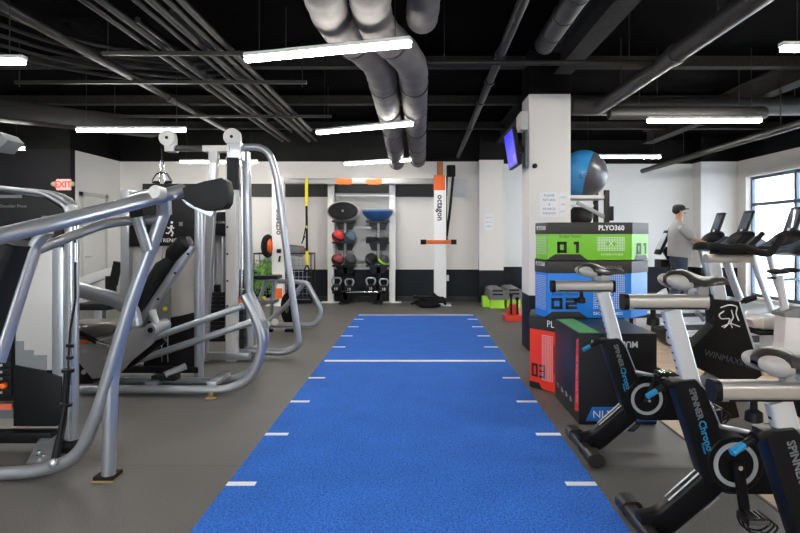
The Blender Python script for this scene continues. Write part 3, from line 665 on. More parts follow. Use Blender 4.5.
t.part('boom', MB().span((sc(171, 0).x, Yp-.02, H+(236-151)*Yp/F), (sc(206, 0).x, Yp+.06, H+(236-145.5)*Yp/F), bv=.006), blackm)
t.part('boom_end', MB().span((sc(166, 0).x, Yp-.05, H+(236-152)*Yp/F), (sc(175.5, 0).x, Yp+.09, H+(236-146)*Yp/F), bv=.008), white_p)
def pulley(t, c, r):
    p = t.part('pulley_guard', MB().lathe([(0, -.035), (r*.95, -.035), (r, -.03), (r, .03), (r*.95, .035), (0, .035)], c, (0, 1, 0), 32), white_p)
    t.part('pulley_axle', MB().cyl(c+V((0, -.042, 0)), c+V((0, -.03, 0)), .018), blackm, p)
    t.part('pulley_bracket', MB().prism([c+V((-r*.1, -.02, 0)), c+V((r, -.02, 0)), c+V((r, -.02, -r*1.15)), c+V((0, -.02, -r*1.15))], (0, .06, 0)), white_p, p)
pulley(t, sc(232.5, 137), .095); pulley(t, sc(168, 138), .092)
t.part('slanted_leg', MB().sweep([sc(214.5, 152), sc(202.5, 374)], rr(.09, .09, .01), up=(0, 1, 0)).box((sc(202.5, 0).x, Yp, .01), (.16, .16, .02)), silver)
t.part('leg_bracket', MB().span((sc(210, 0).x, Yp-.055, H+(236-163)*Yp/F), (sc(218.5, 0).x, Yp+.05, H+(236-152)*Yp/F), bv=.006), white_p)
for x in (238.5, 241.5): t.part('guide_rod', MB().cyl(P(x, 152, 6.8), P(x, 305, 6.8), .011, n=8), chrome)
t.part('weight_stack', MB().span((P(236.5, 0, 6.9).x, 6.82, .12), (P(246, 0, 6.9).x, 7.0, H-(289-236)*6.9/F), bv=.005), blackm)
for k in range(7): t.part('weight_plate', MB().span((P(236, 0, 6.9).x, 6.8, .14+.09*k), (P(246.5, 0, 6.9).x, 7.01, .225+.09*k), bv=.004), blackm)
t.part('warning_plate', MB().span((P(237, 0, 6.78).x, 6.77, .64-.0), (P(249, 0, 6.78).x, 6.78, .69)), orange)
t.part('base_beam', MB().span((P(203, 0, Yp).x, Yp-.03, 0.02), (P(250, 0, Yp).x, Yp+.05, .1), bv=.01), silver)
t.part('rear_beam', MB().span((P(247, 0, 6.85).x, 6.8, .02), (P(252, 0, 6.85).x, 7.3, .09), bv=.01), silver)
cb = t.part('cable', MB().cyl(P(161.5, 140, Yp), P(161.5, 160, Yp), .005, n=6), blackm)
# V handle hanging from the carabiner
t = Thing('double_grip', 'chrome double cable handle hanging on a carabiner below the left pulley', 'cable attachment', P(162, 180, 6.7))
t.part('carabiner', MB().tube([P(160.6, 160, 6.7), P(159.8, 165, 6.7), P(160.8, 173, 6.7), P(163.2, 173, 6.7), P(164, 165, 6.7), P(162.8, 160, 6.7), P(160.6, 160, 6.7)], .007, .01, 8), chrome)
for s in (-1, 1): t.part('grip_frame', MB().tube([P(162, 173, 6.7), P(162+s*5, 173.5, 6.7+.03*s), P(162+s*10, 182, 6.7+.06*s), P(162+s*2.5, 182.5, 6.7), P(162+s*1.5, 174, 6.7)], .011, .02, 8), chrome)
for s in (-1, 1): t.part('grip', MB().cyl(P(162+s*9.5, 182, 6.7+.06*s), P(162+s*2.5, 182.4, 6.7), .016), rubber)
# ================================================================ second weight tower behind
t = Thing('weight_stack_tower', 'distant weight tower with dark header and clear shroud, behind the slanted silver leg', 'exercise machine', (P(218, 0, 8).x, 8, 0))
t.part('shroud_header', MB().span((P(207, 0, 8).x, 7.96, H-(236-236)*8/F), (P(229, 0, 8).x, 8.3, H+(236-212)*8/F), bv=.01), blackp)
t.text('BICEPS CURL', .042, white_t, (P(218, 0, 8).x, 7.955, H+(236-222.5)*8/F), (1, 0, 0), (0, 0, 1))
for x in (207, 213, 222, 228): t.part('guide_column', MB().span((P(x-1.4, 0, 8).x, 8.0, .1), (P(x+1.4, 0, 8).x, 8.1, 1.42), bv=.01), silver)
t.part('back_panel', MB().span((P(207, 0, 8).x, 8.2, .1), (P(229, 0, 8).x, 8.24, 1.4)), panel_l)
for k in range(11): t.part('weight_plate', MB().span((P(206, 0, 8).x, 7.98, .04+.056*k), (P(225, 0, 8).x, 8.15, .092+.056*k), bv=.004), blackm)
t.part('top_weight', MB().span((P(214, 0, 8).x, 7.99, .66), (P(220, 0, 8).x, 8.1, .75), bv=.006), blackm)
t.part('base', MB().span((P(205, 0, 8).x, 7.95, 0), (P(230, 0, 8).x, 8.35, .04)), blackm)
# another tower filling the gap left of the press (pale column and beam)
t = Thing('chest_press_machine', 'pale machine tower with a rising white beam, between the front tube and the leg press', 'exercise machine', (P(105, 0, 7.4).x, 7.4, 0))
t.part('rear_column', MB().span((P(121, 0, 7.2).x, 7.2, 0), (P(129, 0, 7.2).x, 7.5, 1.75), bv=.02), silver)
t.part('lift_beam', MB().sweep([P(60, 292, 7.0), P(96, 277, 7.0), P(122, 268, 7.1)], rr(.12, .12, .02), up=(0, 0, 1)), white_p)
t.part('hand_grip', MB().cyl(P(113, 285, 7.0), P(118, 262, 7.0), .05).cyl(P(111, 300, 7.0), P(111, 276, 7.0), .06), rubber)
t.part('seat_post', MB().span((P(96, 0, 7.1).x, 7.05, 0), (P(104, 0, 7.1).x, 7.15, .55), bv=.01), silver)
t.part('seat', MB().box((P(100, 0, 7.1).x, 7.1, .58), (.4, .4, .08), b=.03), vinyl)
t.part('base_rail', MB().span((P(60, 0, 7.1).x, 7.05, 0), (P(126, 0, 7.2).x, 7.2, .07), bv=.01), silver)
# ================================================================ small bench machine with looped frame
t = Thing('pulley_row_machine', 'low silver machine with a looped frame and black wheel, behind the curved tube', 'exercise machine', (P(290, 0, 8.9).x, 8.9, 0))
Yq = 8.75
tubes(t, 'loop_frame', [P(300, 283, Yq), P(307, 283, Yq), P(322, 311, Yq), P(316, 325, Yq), P(298, 325, Yq), P(268, 325, Yq)], .038, .14)
tubes(t, 'loop_frame', [P(264, 280, 9.1), P(274, 281, 9.1), P(300, 282, 9.1), P(306, 283, 9.0)], .034, .05)
tubes(t, 'diagonal_tube', [P(303, 284, Yq), P(288, 304, Yq), P(266, 324, Yq)], .036, .05)
tubes(t, 'front_leg', [P(266, 279, Yq+.2), P(258, 306, Yq+.2), P(256, 325, Yq+.2)], .03, .05)
tubes(t, 'front_leg', [P(275, 281, Yq+.1), P(270, 322, Yq+.1)], .028, 0)
t.part('seat_pad', MB().box(P(268, 277, Yq+.1), (.36, .3, .06), b=.025), vinyl)
t.part('cross_shelf', MB().box(P(268, 301, Yq+.1), (.26, .3, .05), b=.01), silver_dk)
w_ = t.part('wheel', MB().lathe([(0, -.03), (.2, -.03), (.24, -.02), (.25, 0), (.24, .02), (.2, .03), (0, .03)], P(289, 309, 8.9), (.75, .6, 0), 28), rubber)
t.part('wheel_hub', MB().lathe([(0, -.05), (.05, -.05), (.06, 0), (.05, .05), (0, .05)], P(289, 309, 8.9), (.75, .6, 0), 20), silver_dk, w_)
t.part('seat_knob', MB().ball(P(264, 298, 8.6), .03), yellow)
for q in ((267, 324), (275, 322)): t.part('axle_cap', MB().cyl(P(*q, 8.65), P(*q, 8.6), .05), pearl)
for x in (293, 265): t.part('foot', MB().box((P(x, 0, 8.78).x, 8.78, .02), (.22, .1, .04)), rubber)
# ================================================================ rig across the back
t = Thing('training_rig', 'white suspension training rig with grey top beam and orange brackets along the back wall', 'training rig', (-.5, 12.2, 0))
Yr = 12.1
X = lambda px, Y=Yr: P(px, 0, Y).x
Z = lambda py, Y=Yr: H-(py-236)*Y/F
beam_m = mat('grey_beam', (.24, .24, .24), .35, .4)
t.part('top_beam', MB().span((X(283), Yr-.05, Z(184)), (X(434), Yr+.05, Z(178.5)), bv=.01), beam_m)
lp = t.part('end_post', MB().span((X(272.5), Yr-.06, 0.01), (X(284.5), Yr+.08, Z(177)), bv=.012), rig_white)
t.text('octagon', .17, black_t, (X(278.5), Yr-.062, Z(222)), (0, 0, 1), (-1, 0, 0), lp, sx=.95, bold=.02)
t.part('post_bracket', MB().span((X(275), Yr-.085, Z(298)), (X(283), Yr-.06, Z(288)), bv=.006), orange, lp)
rp = t.part('end_post', MB().span((X(434), Yr-.08, .01), (X(446), Yr+.08, Z(176)), bv=.012), rig_white)
t.text('octagon', .17, black_t, (X(440), Yr-.082, Z(208)), (0, 0, -1), (1, 0, 0), rp, sx=.95, bold=.025)
t.part('orange_cap', MB().span((X(433.7), Yr-.09, Z(190.5)), (X(444.8), Yr+.09, Z(175.5)), bv=.008), orange, rp)
t.part('post_head', MB().span((X(437), Yr-.05, Z(177)), (X(443), Yr+.05, Z(162)), bv=.01), mat('rusty_orange', (.55, .17, .05), .6), rp)
for x in (278.5, 440): t.part('base_plate', MB().span((X(x)-.22, Yr-.16, 0), (X(x)+.22, Yr+.16, .02), bv=.004), rig_white)
for x in (331, 392.3):
    u = t.part('upright', MB().span((X(x-3, 12.6), 12.55, .01), (X(x+3, 12.6), 12.67, Z(184)+.08), bv=.008), rig_white)
    t.part('base_plate', MB().span((X(x-9, 12.6), 12.5, 0), (X(x+9, 12.6), 12.7, .02), bv=.004), rig_white)
    t.part('side_beam', MB().span((X(x-3, 12.6), Yr, Z(184)+.02), (X(x+3, 12.6), 12.67, Z(180)+.02), bv=.006), beam_m)
for x0, x1 in ((336, 352), (366, 382)):
    t.part('orange_bracket', MB().prism([P(x0, 178.5, Yr-.07), P(x1, 178.5, Yr-.07), P(x1, 183, Yr-.07), P(x1-2, 184.5, Yr-.07), P(x0+2, 184.5, Yr-.07), P(x0, 183, Yr-.07)], (0, .14, 0), b=.006), orange)
# landmine/pull-up bar on the right post
b = t.part('dip_bar', MB().cyl(P(425, 242, Yr-.11), P(452, 242, Yr-.11), .035), orange)
for a, c in ((420.5, 426), (451, 456.5)): t.part('bar_end', MB().cyl(P(a, 242, Yr-.11), P(c, 242, Yr-.11), .05), rubber, b)
# bumper disc on left post
b = t.part('ball_target', MB().lathe([(0, 0), (.05, 0), (.22, .05), (.24, .09), (.22, .12), (.1, .14), (0, .14)], P(264, 246, Yr-.02), (1, -.25, 0), 28), rubber)
t.part('target_mount', MB().cyl(P(266, 246, Yr-.02), P(273, 246, Yr), .1).cyl(P(268, 246, Yr-.03), P(271, 246, Yr-.02), .15), orange)
t.part('pivot_bolt', MB().cyl(P(277, 251, Yr-.1), P(281, 251, Yr-.1), .04).cyl(P(279, 262, Yr-.1), P(280, 256, Yr-.1), .02), blackm)

# suspension trainer
t = Thing('suspension_trainer', 'yellow and black suspension strap hanging from the rig beam left of the ball racks', 'suspension trainer', P(306, 181, 12))
q = lambda x, y: P(x, y, 12.02)
t.part('anchor_strap', MB().sweep([q(306.5, 178), q(306.5, 206)], rr(.06, .02, .005), up=(0, 1, 0)), yellow)
t.part('main_strap', MB().sweep([q(306.5, 206), q(306.7, 227), q(307, 252)], rr(.045, .02, .005), up=(0, 1, 0)), rubber)
t.part('side_strap', MB().tube([q(306, 226), q(303, 240), q(301.5, 244), q(305, 236)], .012, .02, 6), rubber)
t.part('lower_strap', MB().sweep([q(307, 251), q(307, 265)], rr(.06, .03, .005), up=(0, 1, 0)), yellow)
t.part('hand_loop', MB().tube([q(307, 264), q(303.8, 271), q(309.8, 271), q(307, 264)], .014, .02, 8), rubber)
t.part('yellow_buckle', MB().box(q(306.7, 227), (.04, .03, .05), b=.006), yellow)

# ball rack: two shelf columns
for ci, (xc, lab) in enumerate(((344.5, 'black tiered ball rack on the left, under the upright balance disc'), (378, 'black tiered ball rack on the right, under the blue balance dome'))):
    Yb = 12.45
    t = Thing('ball_rack', lab, 'ball rack', (P(xc, 0, Yb).x, Yb, 0), 'tiered ball racks')
    X0 = P(xc, 0, Yb).x
    t.part('rack_post', MB().span((X0-.04, Yb+.12, 0), (X0+.04, Yb+.18, Z(222, Yb)), bv=.005), blackm)
    t.part('post_strip', MB().span((X0-.025, Yb+.105, .75), (X0+.025, Yb+.12, Z(222, Yb))), silver_dk)
    for k in range(5): t.part('adjust_hole', MB().cyl((X0, Yb+.098, 1.5-.06*k), (X0, Yb+.106, 1.5-.06*k), .014, n=8), white_p)
    for py in (222.5, 243.5, 266.5, 293):
        z = Z(py, Yb)
        sh = t.part('shelf', MB().prism([V((X0-.24, Yb-.14, z)), V((X0+.24, Yb-.14, z)), V((X0+.24, Yb+.14, z-.0)), V((X0-.24, Yb+.14, z))], (0, 0, .018)), blackm)
        t.part('front_lip', MB().span((X0-.24, Yb-.15, z), (X0+.24, Yb-.13, z+.04)), blackm, sh)
        t.part('gusset', MB().prism([V((X0-.2, Yb+.12, z)), V((X0+.2, Yb+.12, z)), V((X0+.14, Yb+.12, z-.15)), V((X0-.14, Yb+.12, z-.15))], (0, .02, 0)), blackm, sh)
    t.part('base', MB().span((X0-.1, Yb-.2, 0), (X0+.1, Yb+.2, .03)), blackm)
t = Thing('storage_grid', 'perforated grey panel mounted behind the ball racks', 'wall panel', (P(361, 0, 12.8).x, 12.8, .5))
t.part('panel', MB().span((P(335, 0, 12.8).x, 12.8, Z(262, 12.8)), (P(389, 0, 12.8).x, 12.84, Z(193, 12.8))), mat('perforated_grey', (.42, .42, .42), .5))
for k in range(5): t.part('rail', MB().span((P(335, 0, 12.8).x, 12.78, Z(195+16*k, 12.8)), (P(389, 0, 12.8).x, 12.8, Z(196+16*k, 12.8))), silver)
# balance trainers
t = Thing('balance_trainer', 'black and grey balance disc standing upright on the left ball rack', 'balance trainer', P(343, 221, 12.35))
c = P(343, 211, 12.4)
def place(mb, c, n, sx, sz):
    q = V((0, 0, 1)).rotation_difference(V(n).normalized())
    mb.v = [V(c)+(lambda w: V((w.x*sx, w.y, w.z*sz)))(q @ v) for v in mb.v]; return mb
t.part('platform', place(MB().lathe([(0, .05), (.27, .05), (.285, .03), (.285, 0), (0, 0)], (0, 0, 0), n=36), c, (0, -1, .1), 1.08, .66), blackp)
t.part('dome', place(MB().lathe([(.27, 0), (.32, -.03), (.33, -.06), (.30, -.10), (.2, -.14), (0, -.16)], (0, 0, 0), n=36), c, (0, -1, .1), 1.05, .66), mat('pale_grey_rubber', (.42, .42, .42), .5))
t.part('center_plug', MB().ball(c+V((0, -.05, 0)), .025), silver)
t = Thing('balance_trainer', 'blue balance dome lying flat side up on the right ball rack', 'balance trainer', P(377.5, 222, 12.4))
c = P(377.5, 212, 12.4)
t.part('dome', MB().lathe([(0, -.20), (.10, -.19), (.22, -.13), (.30, -.05), (.32, 0), (.30, .02), (0, .02)], c, n=36), mat('blue_rubber_dome', (.02, .08, .24), .45))
t.part('rim', MB().lathe([(.30, .02), (.33, .02), (.33, .045), (.28, .06), (0, .06)], c, n=36), mat('grey_blue_rim', (.2, .28, .4), .5))
# medicine balls
def medball(px, py, Y, r, m, band, label, bm):
    c = P(px, py, Y)
    t = Thing('medicine_ball', label, 'medicine ball', c-V((0, 0, r)), 'medicine balls on the racks')
    b = t.part('ball', MB().ball(c, r), m)
    if band: t.part('band', MB().lathe([(r*1.005, -r*.18), (r*1.012, 0), (r*1.005, r*.18)], c, (.5, -.4, .8), 28), bm, b)
rb = mat('red_rubber_ball', (.5, .03, .03), .5, bump=.3); dkred = mat('maroon_rubber_ball', (.22, .03, .03), .55, bump=.3)
gb = mat('grey_rubber_ball', (.06, .065, .07), .6, bump=.3, spec=.25); bb = mat('black_rubber_ball', (.014, .014, .014), .6, bump=.3, spec=.25)
blub = mat('slate_blue_rubber_ball', (.06, .12, .17), .5, bump=.3)
medball(338, 236.3, 12.38, .13, rb, 1, 'bright red medicine ball, top tier of the left rack', bb)
medball(350.5, 236.8, 12.38, .125, blub, 1, 'slate blue medicine ball, top tier of the left rack', gb)
medball(337.5, 259.6, 12.38, .128, dkred, 1, 'dark red medicine ball, middle tier of the left rack', bb)
medball(350.2, 259.7, 12.38, .128, gb, 1, 'grey medicine ball, middle tier of the left rack', bb)
medball(371.2, 259.4, 12.38, .133, bb, 1, 'large charcoal medicine ball, middle tier of the right rack', gb)
medball(383.6, 260.4, 12.38, .12, gb, 1, 'grey medicine ball with lime face, middle tier of the right rack', lime)
t = Thing('disc_weight', 'flat black disc weight on the top tier of the right rack, left side', 'weight', P(372, 242, 12.4))
t.part('disc', MB().lathe([(0, -.05), (.11, -.05), (.13, -.03), (.13, .03), (.11, .05), (0, .05)], P(372, 239.5, 12.4)), bb); t.part('hub', MB().cyl(P(372, 237, 12.4), P(372, 236.3, 12.4), .04), silver)
t = Thing('disc_weight', 'flat black disc weight with teal centre, top tier of the right rack, right side', 'weight', P(383, 242, 12.4))
t.part('disc', MB().lathe([(0, -.05), (.09, -.05), (.11, -.03), (.11, .03), (.09, .05), (0, .05)], P(383.5, 239.5, 12.4)), bb); t.part('hub', MB().cyl(P(383, 237, 12.4), P(383, 236.2, 12.4), .07), mat('dull_teal', (.05, .2, .2), .5))
def kettle(px, py, Y, label, s=1.):
    c = P(px, py, Y); t = Thing('kettlebell', label, 'kettlebell', c-V((0, 0, .1*s)), 'kettlebells on the lowest tiers')
    t.part('body', MB().ball(c, (.11*s, .11*s, .10*s)), bb)
    h = [c+V(v)*s for v in ((-.06, 0, .07), (-.10, 0, .16), (-.07, 0, .22), (.07, 0, .22), (.10, 0, .16), (.06, 0, .07))]
    t.part('handle', MB().tube(h, .018*s, .05, 10), silver)
    t.text('10', .08, white_t, c+V((0, -.112*s, 0)), (1, 0, 0), (0, 0, 1))
kettle(336.5, 288.5, 12.34, 'kettlebell on the lowest tier, first from the left')
kettle(349.3, 289, 12.34, 'kettlebell on the lowest tier, second from the left', .93)
kettle(370.8, 288.6, 12.34, 'kettlebell on the lowest tier, third from the left')
kettle(383.8, 289, 12.34, 'kettlebell on the lowest tier, rightmost', .93)
t = Thing('barbell', 'short chrome bar lying across between the two ball racks', 'bar', P(361, 291, 12.3))
t.part('bar', MB().cyl(P(343, 292, 12.2), P(381, 292, 12.2), .02), chrome)
for a, b in ((342, 346), (378, 382)): t.part('collar', MB().cyl(P(a, 292, 12.2), P(b, 292, 12.2), .035), blackm)

# cables / ropes at the right post
t = Thing('resistance_tubes', 'long black resistance tubes hanging beside the right octagon post', 'resistance bands', P(449, 178, 12.2))
t.part('tube', MB().tube([P(447, 176, 12.1), P(445.8, 200, 12.1), P(446.6, 236, 12.1), P(446.6, 240, 12.1)], .02, .1, 8), rubber)
t.part('tube', MB().tube([P(453, 176, 12.1), P(450, 210, 12.1), P(446.8, 236, 12.1)], .026, .1, 8), rubber)
t.part('strap_bundle', MB().box(P(451, 171, 12.1), (.18, .1, .24), b=.03), rubber)
t = Thing('battle_rope', 'heap of black ropes coiled on the floor at the foot of the octagon post', 'rope', (P(425, 0, 12).x, 11.9, 0))
random.seed(3)
for i in range(7):
    a0 = random.random()*6; cx, cy = P(421+random.random()*12, 0, 11.9).x, 11.75+random.random()*.1
    pts = [V((cx+(.16+.1*random.random()+.05*i/7)*math.cos(a0+k*.7), cy+.13*math.sin(a0+k*.7), .03+.028*i+.01*math.sin(k))) for k in range(10)]
    t.part('rope_coil', MB().tube(pts, .026, .06, 8), rubber)
t.part('rope_end', MB().tube([P(431, 300, 11.8), P(431, 291, 11.85), P(436, 296, 11.85), P(446, 304.5, 11.9)], .024, .1, 8), rubber)
t.part('rope_end', MB().tube([P(411, 303.8, 11.7), P(418, 301, 11.7), P(424, 296, 11.8)], .024, .1, 8), rubber)

# wire rack + plant + mat
t = Thing('wire_rack', 'black wire mesh basket rack by the back wall behind the looped machine', 'rack', (P(282, 0, 12.55).x, 12.5, 0))
g = MB(); xa, xb = P(254, 0, 12.3).x, P(311, 0, 12.3).x
for k in range(15):
    x = xa+(xb-xa)*k/14; g.cyl((x, 12.3, .1), (x, 12.3, 1.02), .004, n=5)
for k in range(9):
    z = .1+.92*k/8; g.cyl((xa, 12.3, z), (xb, 12.3, z), .004, n=5)
t.part('mesh_panel', g, silver)
t.part('frame', MB().tube([V((xa, 12.3, .02)), V((xa, 12.3, 1.04)), V((xb, 12.3, 1.04)), V((xb, 12.3, .02))], .014).tube([V((xa, 12.75, .02)), V((xa, 12.75, 1.04)), V((xb, 12.75, 1.04)), V((xb, 12.75, .02))], .014).cyl((xa, 12.3, 1.04), (xa, 12.75, 1.04), .014).cyl((xb, 12.3, 1.04), (xb, 12.75, 1.04), .014), blackm)
t.part('shelf', MB().span((xa, 12.3, .1), (xb, 12.75, .12)), blackm)
t.part('shelf', MB().span((xa, 12.3, 1.02), (xb, 12.75, 1.035)), blackm)
t = Thing('artificial_plant', 'bright green leafy plant inside the wire rack', 'plant', (P(264, 0, 12.5).x, 12.52, .12))
lv = MB(); random.seed(11); cc = V((P(264.5, 0, 12.5).x, 12.52, .55))
for i in range(700):
    d = V((random.gauss(0, 1), random.gauss(0, 1), random.gauss(0, 1))).normalized(); r_ = random.random()**.4
    c = cc+V((d.x*.30*r_, d.y*.17*r_, d.z*.40*r_))
    u = V((random.gauss(0, 1), random.gauss(0, 1), random.gauss(0, 1))).normalized(); v_ = u.cross(d).normalized()
    lv.add([c-u*.045, c+v_*.018, c+u*.045+d*.01, c-v_*.018], [(0, 1, 2, 3)])
t.part('foliage', lv, mat('green_leaves', (.26, .62, .06), .6, var=.4, vscale=30), kind='stuff')
t.part('pot', MB().lathe([(0, 0), (.1, 0), (.13, .2), (.11, .2), (0, .18)], (cc.x, 12.52, .121)), blackp)
t = Thing('rolled_mat', 'grey rolled mat with brown end lying on top of the wire rack', 'mat', P(297, 256, 12.5))
t.part('roll', MB().cyl(P(285, 249.5, 12.5), P(303, 251.5, 12.5), .115), mat('grey_mat', (.2, .21, .22), .7))
t.part('roll_end', MB().cyl(P(301, 251, 12.45), P(304.5, 252, 12.45), .09), mat('brown_foam', (.25, .13, .09), .7))

# exit sign
t = Thing('exit_sign', 'illuminated red exit sign with two emergency lamps on the charcoal wall', 'sign', P(63, 184, 11.0))
Ye = 11.0
t.part('housing', MB().span(P(56, 190, Ye)-V((0, .0, 0)), P(70, 179, Ye)+V((0, .05, 0)), bv=.01), mat('exit_sign_face', (.8, .5, .45), .4, emit=.25))
t.text('EXIT', .155, mat('exit_red', (.9, .03, .02), .4, emit=1.2), P(63, 184.6, Ye-.003), (1, 0, 0), (0, 0, 1), sx=.95, bold=.04)
for s in (-1, 1): t.part('emergency_lamp', MB().ball(P(63+s*9.4, 184, Ye+.02), (.045, .045, .045)).cyl(P(63+s*6.5, 184, Ye+.02), P(63+s*9, 184, Ye+.02), .014), mat('lamp_greenish', (.45, .5, .35), .3))
# vent, outlets, notices
t = Thing('wall_vent', 'white louvred air vent high on the back wall right of the octagon post', 'vent', P(459, 196, 12.85))
t.part('frame', MB().span(P(452, 197, 12.86), P(466, 179, 12.88), bv=.006), mat('vent_white', (.5, .53, .56), .5))
for k in range(8): t.part('louvre', MB().span(P(453.5, 195-2*k, 12.85), P(464.5, 194-2*k, 12.86)), mat('vent_white', (.5, .53, .56), .5))
single('wall_outlet', MB().span(P(446.3, 281, 12.88), P(449, 275, 12.9), bv=.004), white_t, 'white wall outlet low on the back wall beside the octagon post', 'outlet', P(447, 278, 12.88))
def notice(px0, py0, px1, py1, Y, label, txts):
    t = Thing('paper_notice', label, 'notice', P((px0+px1)/2, (py0+py1)/2, Y))
    t.part('sheet', MB().span(P(px0, py1, Y-.004), P(px1, py0, Y)), mat('white_paper', (.78, .79, .82), .6))
    n = len(txts); hh = (py1-py0)*Y/F
    for i, s in enumerate(txts): t.text(s, min(hh/(n+1)*.8, (px1-px0)*Y/F/max(len(s), 3)*1.2), grey_t, P((px0+px1)/2, py0+(py1-py0)*(i+.8)/(n+.6), Y-.0045), (1, 0, 0), (0, 0, 1), ext=.0003)
notice(540, 192, 558.5, 217, 7.27, 'printed white notice taped on the near white pillar', ['PLEASE', 'RETURN', '&', 'RE-RACK', 'WEIGHTS'])
notice(560, 192, 566, 217, 7.27, 'narrow white sheet taped at the right edge of the near pillar', ['GYM', 'USE', 'ONLY'])
notice(484.5, 214, 493, 230, 12.62, 'small posted notice on the far white pilaster', ['NOTICE', 'TO ALL', 'USERS'])
single('sensor_button', MB().lathe([(.03, 0), (.03, .03), (.02, .05), (0, .055)], P(534.5, 166, 7.27), (0, -1, 0)), blackp, 'small black knob on the front of the white pillar', 'knob', P(534, 166, 7.27))
# television and box on the pillar side
t = Thing('television', 'wall mounted television with blue screen on the left side of the white pillar', 'television', (1.25, 7.4, 2.45))
R = Matrix.Rotation(math.radians(-9), 3, 'Y') @ Matrix.Rotation(0, 3, 'Z')
c = V((1.17, 7.42, 2.47))
t.part('casing', MB().box(c, (.05, .68, .45), R, b=.008), blackp)
t.part('screen', MB().box(c+R @ V((-.027, 0, 0)), (.004, .64, .41), R), mat('screen_blue', (.02, .015, .62), .3, emit=.7))
t.part('screen_picture', MB().box(c+R @ V((-.0295, -.2, -.13)), (.002, .2, .1), R).box(c+R @ V((-.0295, .12, -.17)), (.002, .3, .04), R), mat('screen_pale', (.12, .10, .6), .3, emit=.6))
t.part('wall_arm', MB().span((1.19, 7.45, 2.44), (1.345, 7.52, 2.52)), blackm)
t.part('wall_plate', MB().span((1.315, 7.35, 2.25), (1.344, 7.6, 2.7), bv=.004), silver_dk)
t = Thing('wall_box', 'small white equipment box above the television on the pillar side', 'equipment box', (1.3, 7.45, 2.72))
t.part('box', MB().span((1.25, 7.32, 2.7), (1.344, 7.56, 2.92), bv=.01), white_p)
t.part('cover', MB().span((1.235, 7.34, 2.73), (1.25, 7.54, 2.89), bv=.004), white_p)

# aerobic steps and red parallettes
step_top = mat('grey_step_top', (.16, .16, .17), .6, bump=.3)
def step(px, Y, label):
    x = P(px, 0, Y).x; t = Thing('aerobic_step', label, 'step platform', (x, Y, 0), 'lime and grey aerobic steps')
    for s in (-1, 1): t.part('riser', MB().prism([V((x+s*.06-.08, Y-.15, 0)), V((x+s*.06+.08, Y-.15, 0)), V((x+s*.06+.065, Y-.15, .17)), V((x+s*.06-.065, Y-.15, .17))], (0, .3, 0), b=.012), lime)
    t.part('platform', MB().prism([V((x-.17, Y-.2, .17)), V((x+.17, Y-.2, .17)), V((x+.14, Y-.2, .35)), V((x+.08, Y-.2, .38)), V((x-.08, Y-.2, .38)), V((x-.14, Y-.2, .35))], (0, .9, 0), b=.012), step_top)
    for z in (.26, .33): t.part('side_rib', MB().span((x-.10, Y-.212, z), (x+.10, Y-.2, z+.03)), blackp)
step(496.5, 11.75, 'aerobic step with lime base near the far pilaster, nearer of the pair')
step(512.5, 11.9, 'aerobic step with lime base partly behind the pillar, right one of the pair')
xx = P(485, 0, 11.9).x; single('step_riser', MB().span((xx-.05, 11.8, 0), (xx+.1, 12.1, .2), bv=.015), lime, 'loose lime riser block left of the aerobic steps', 'step riser', (xx, 11.9, 0))
t = Thing('push_sled', 'small red push sled with two black handles left of the pillar', 'push sled', (P(513, 0, 10).x, 10, 0))
x = P(513, 0, 10).x
t.part('tray', MB().prism([V((x-.14, 9.85, .0)), V((x+.15, 9.85, .0)), V((x+.17, 9.85, .09)), V((x-.16, 9.85, .09))], (0, .35, 0), b=.012), red)
t.part('tub', MB().prism([V((x-.1, 9.95, .085)), V((x+.1, 9.95, .085)), V((x+.08, 9.95, .26)), V((x-.04, 9.95, .26))], (0, .2, 0), b=.01), red)
for dx, dz in ((-.04, .42), (.06, .36)):
    t.part('handle', MB().cyl((x+dx, 9.93, .1), (x+dx, 9.93, dz), .018).ball((x+dx, 9.93, dz), .035, nu=12, nv=8), blackp)
# ball stand with the exercise ball
t = Thing('ball_stand', 'black stand with a white shelf behind the stacked jump boxes', 'rack', (2.2, 8.1, 0))
t.part('shelf', MB().span((1.88, 7.85, 1.89), (2.50, 8.35, 1.935), bv=.006), white_p)
t.part('lower_rail', MB().span((1.88, 7.85, 1.78), (2.3, 7.88, 1.81)), white_p)
for y in (7.86, 8.34):
    t.part('post', MB().span((2.44, y-.03, 0), (2.50, y+.03, 2.0), bv=.004), blackm)
    t.part('post', MB().span((1.90, y-.03, 0), (1.96, y+.03, 1.9), bv=.004), blackm)
t.part('diagonal_brace', MB().sweep([V((2.08, 7.86, 1.84)), V((2.5, 7.86, 1.62))], rr(.05, .03, .004), up=(0, 1, 0)), silver_dk)
t.part('side_plate', MB().span((2.46, 7.84, 1.6), (2.56, 7.87, 1.79), bv=.01), blackm)
t.part('lower_shelf', MB().span((1.9, 7.86, 1.46), (2.5, 8.34, 1.5)), blackm)
bc = P(583, 174, 8.1)
t = Thing('exercise_ball', 'large blue and black exercise ball resting on the white shelf by the pillar', 'exercise ball', (bc.x, bc.y, 1.93))
b = t.part('ball', MB().ball(bc, .322, nu=40, nv=24), mat('blue_vinyl_ball', (.03, .22, .50), .28))
cap = MB(); cut = V((.9, -.35, -.25)).normalized(); qn = V((0, 0, 1)).rotation_difference(cut)
cap.lathe([(.3225*math.sin(a), .3225*math.cos(a)) for a in [math.radians(d) for d in range(0, 66, 5)]], bc, cut, 40)
cap.v = [v for v in cap.v]
t.part('black_panel', MB().lathe([(.3235*math.cos(math.radians(e)), .3235*math.sin(math.radians(e))) for e in range(14, 91, 6)], bc, cut, 44), mat('charcoal_vinyl_ball', (.05, .05, .06), .3), b)
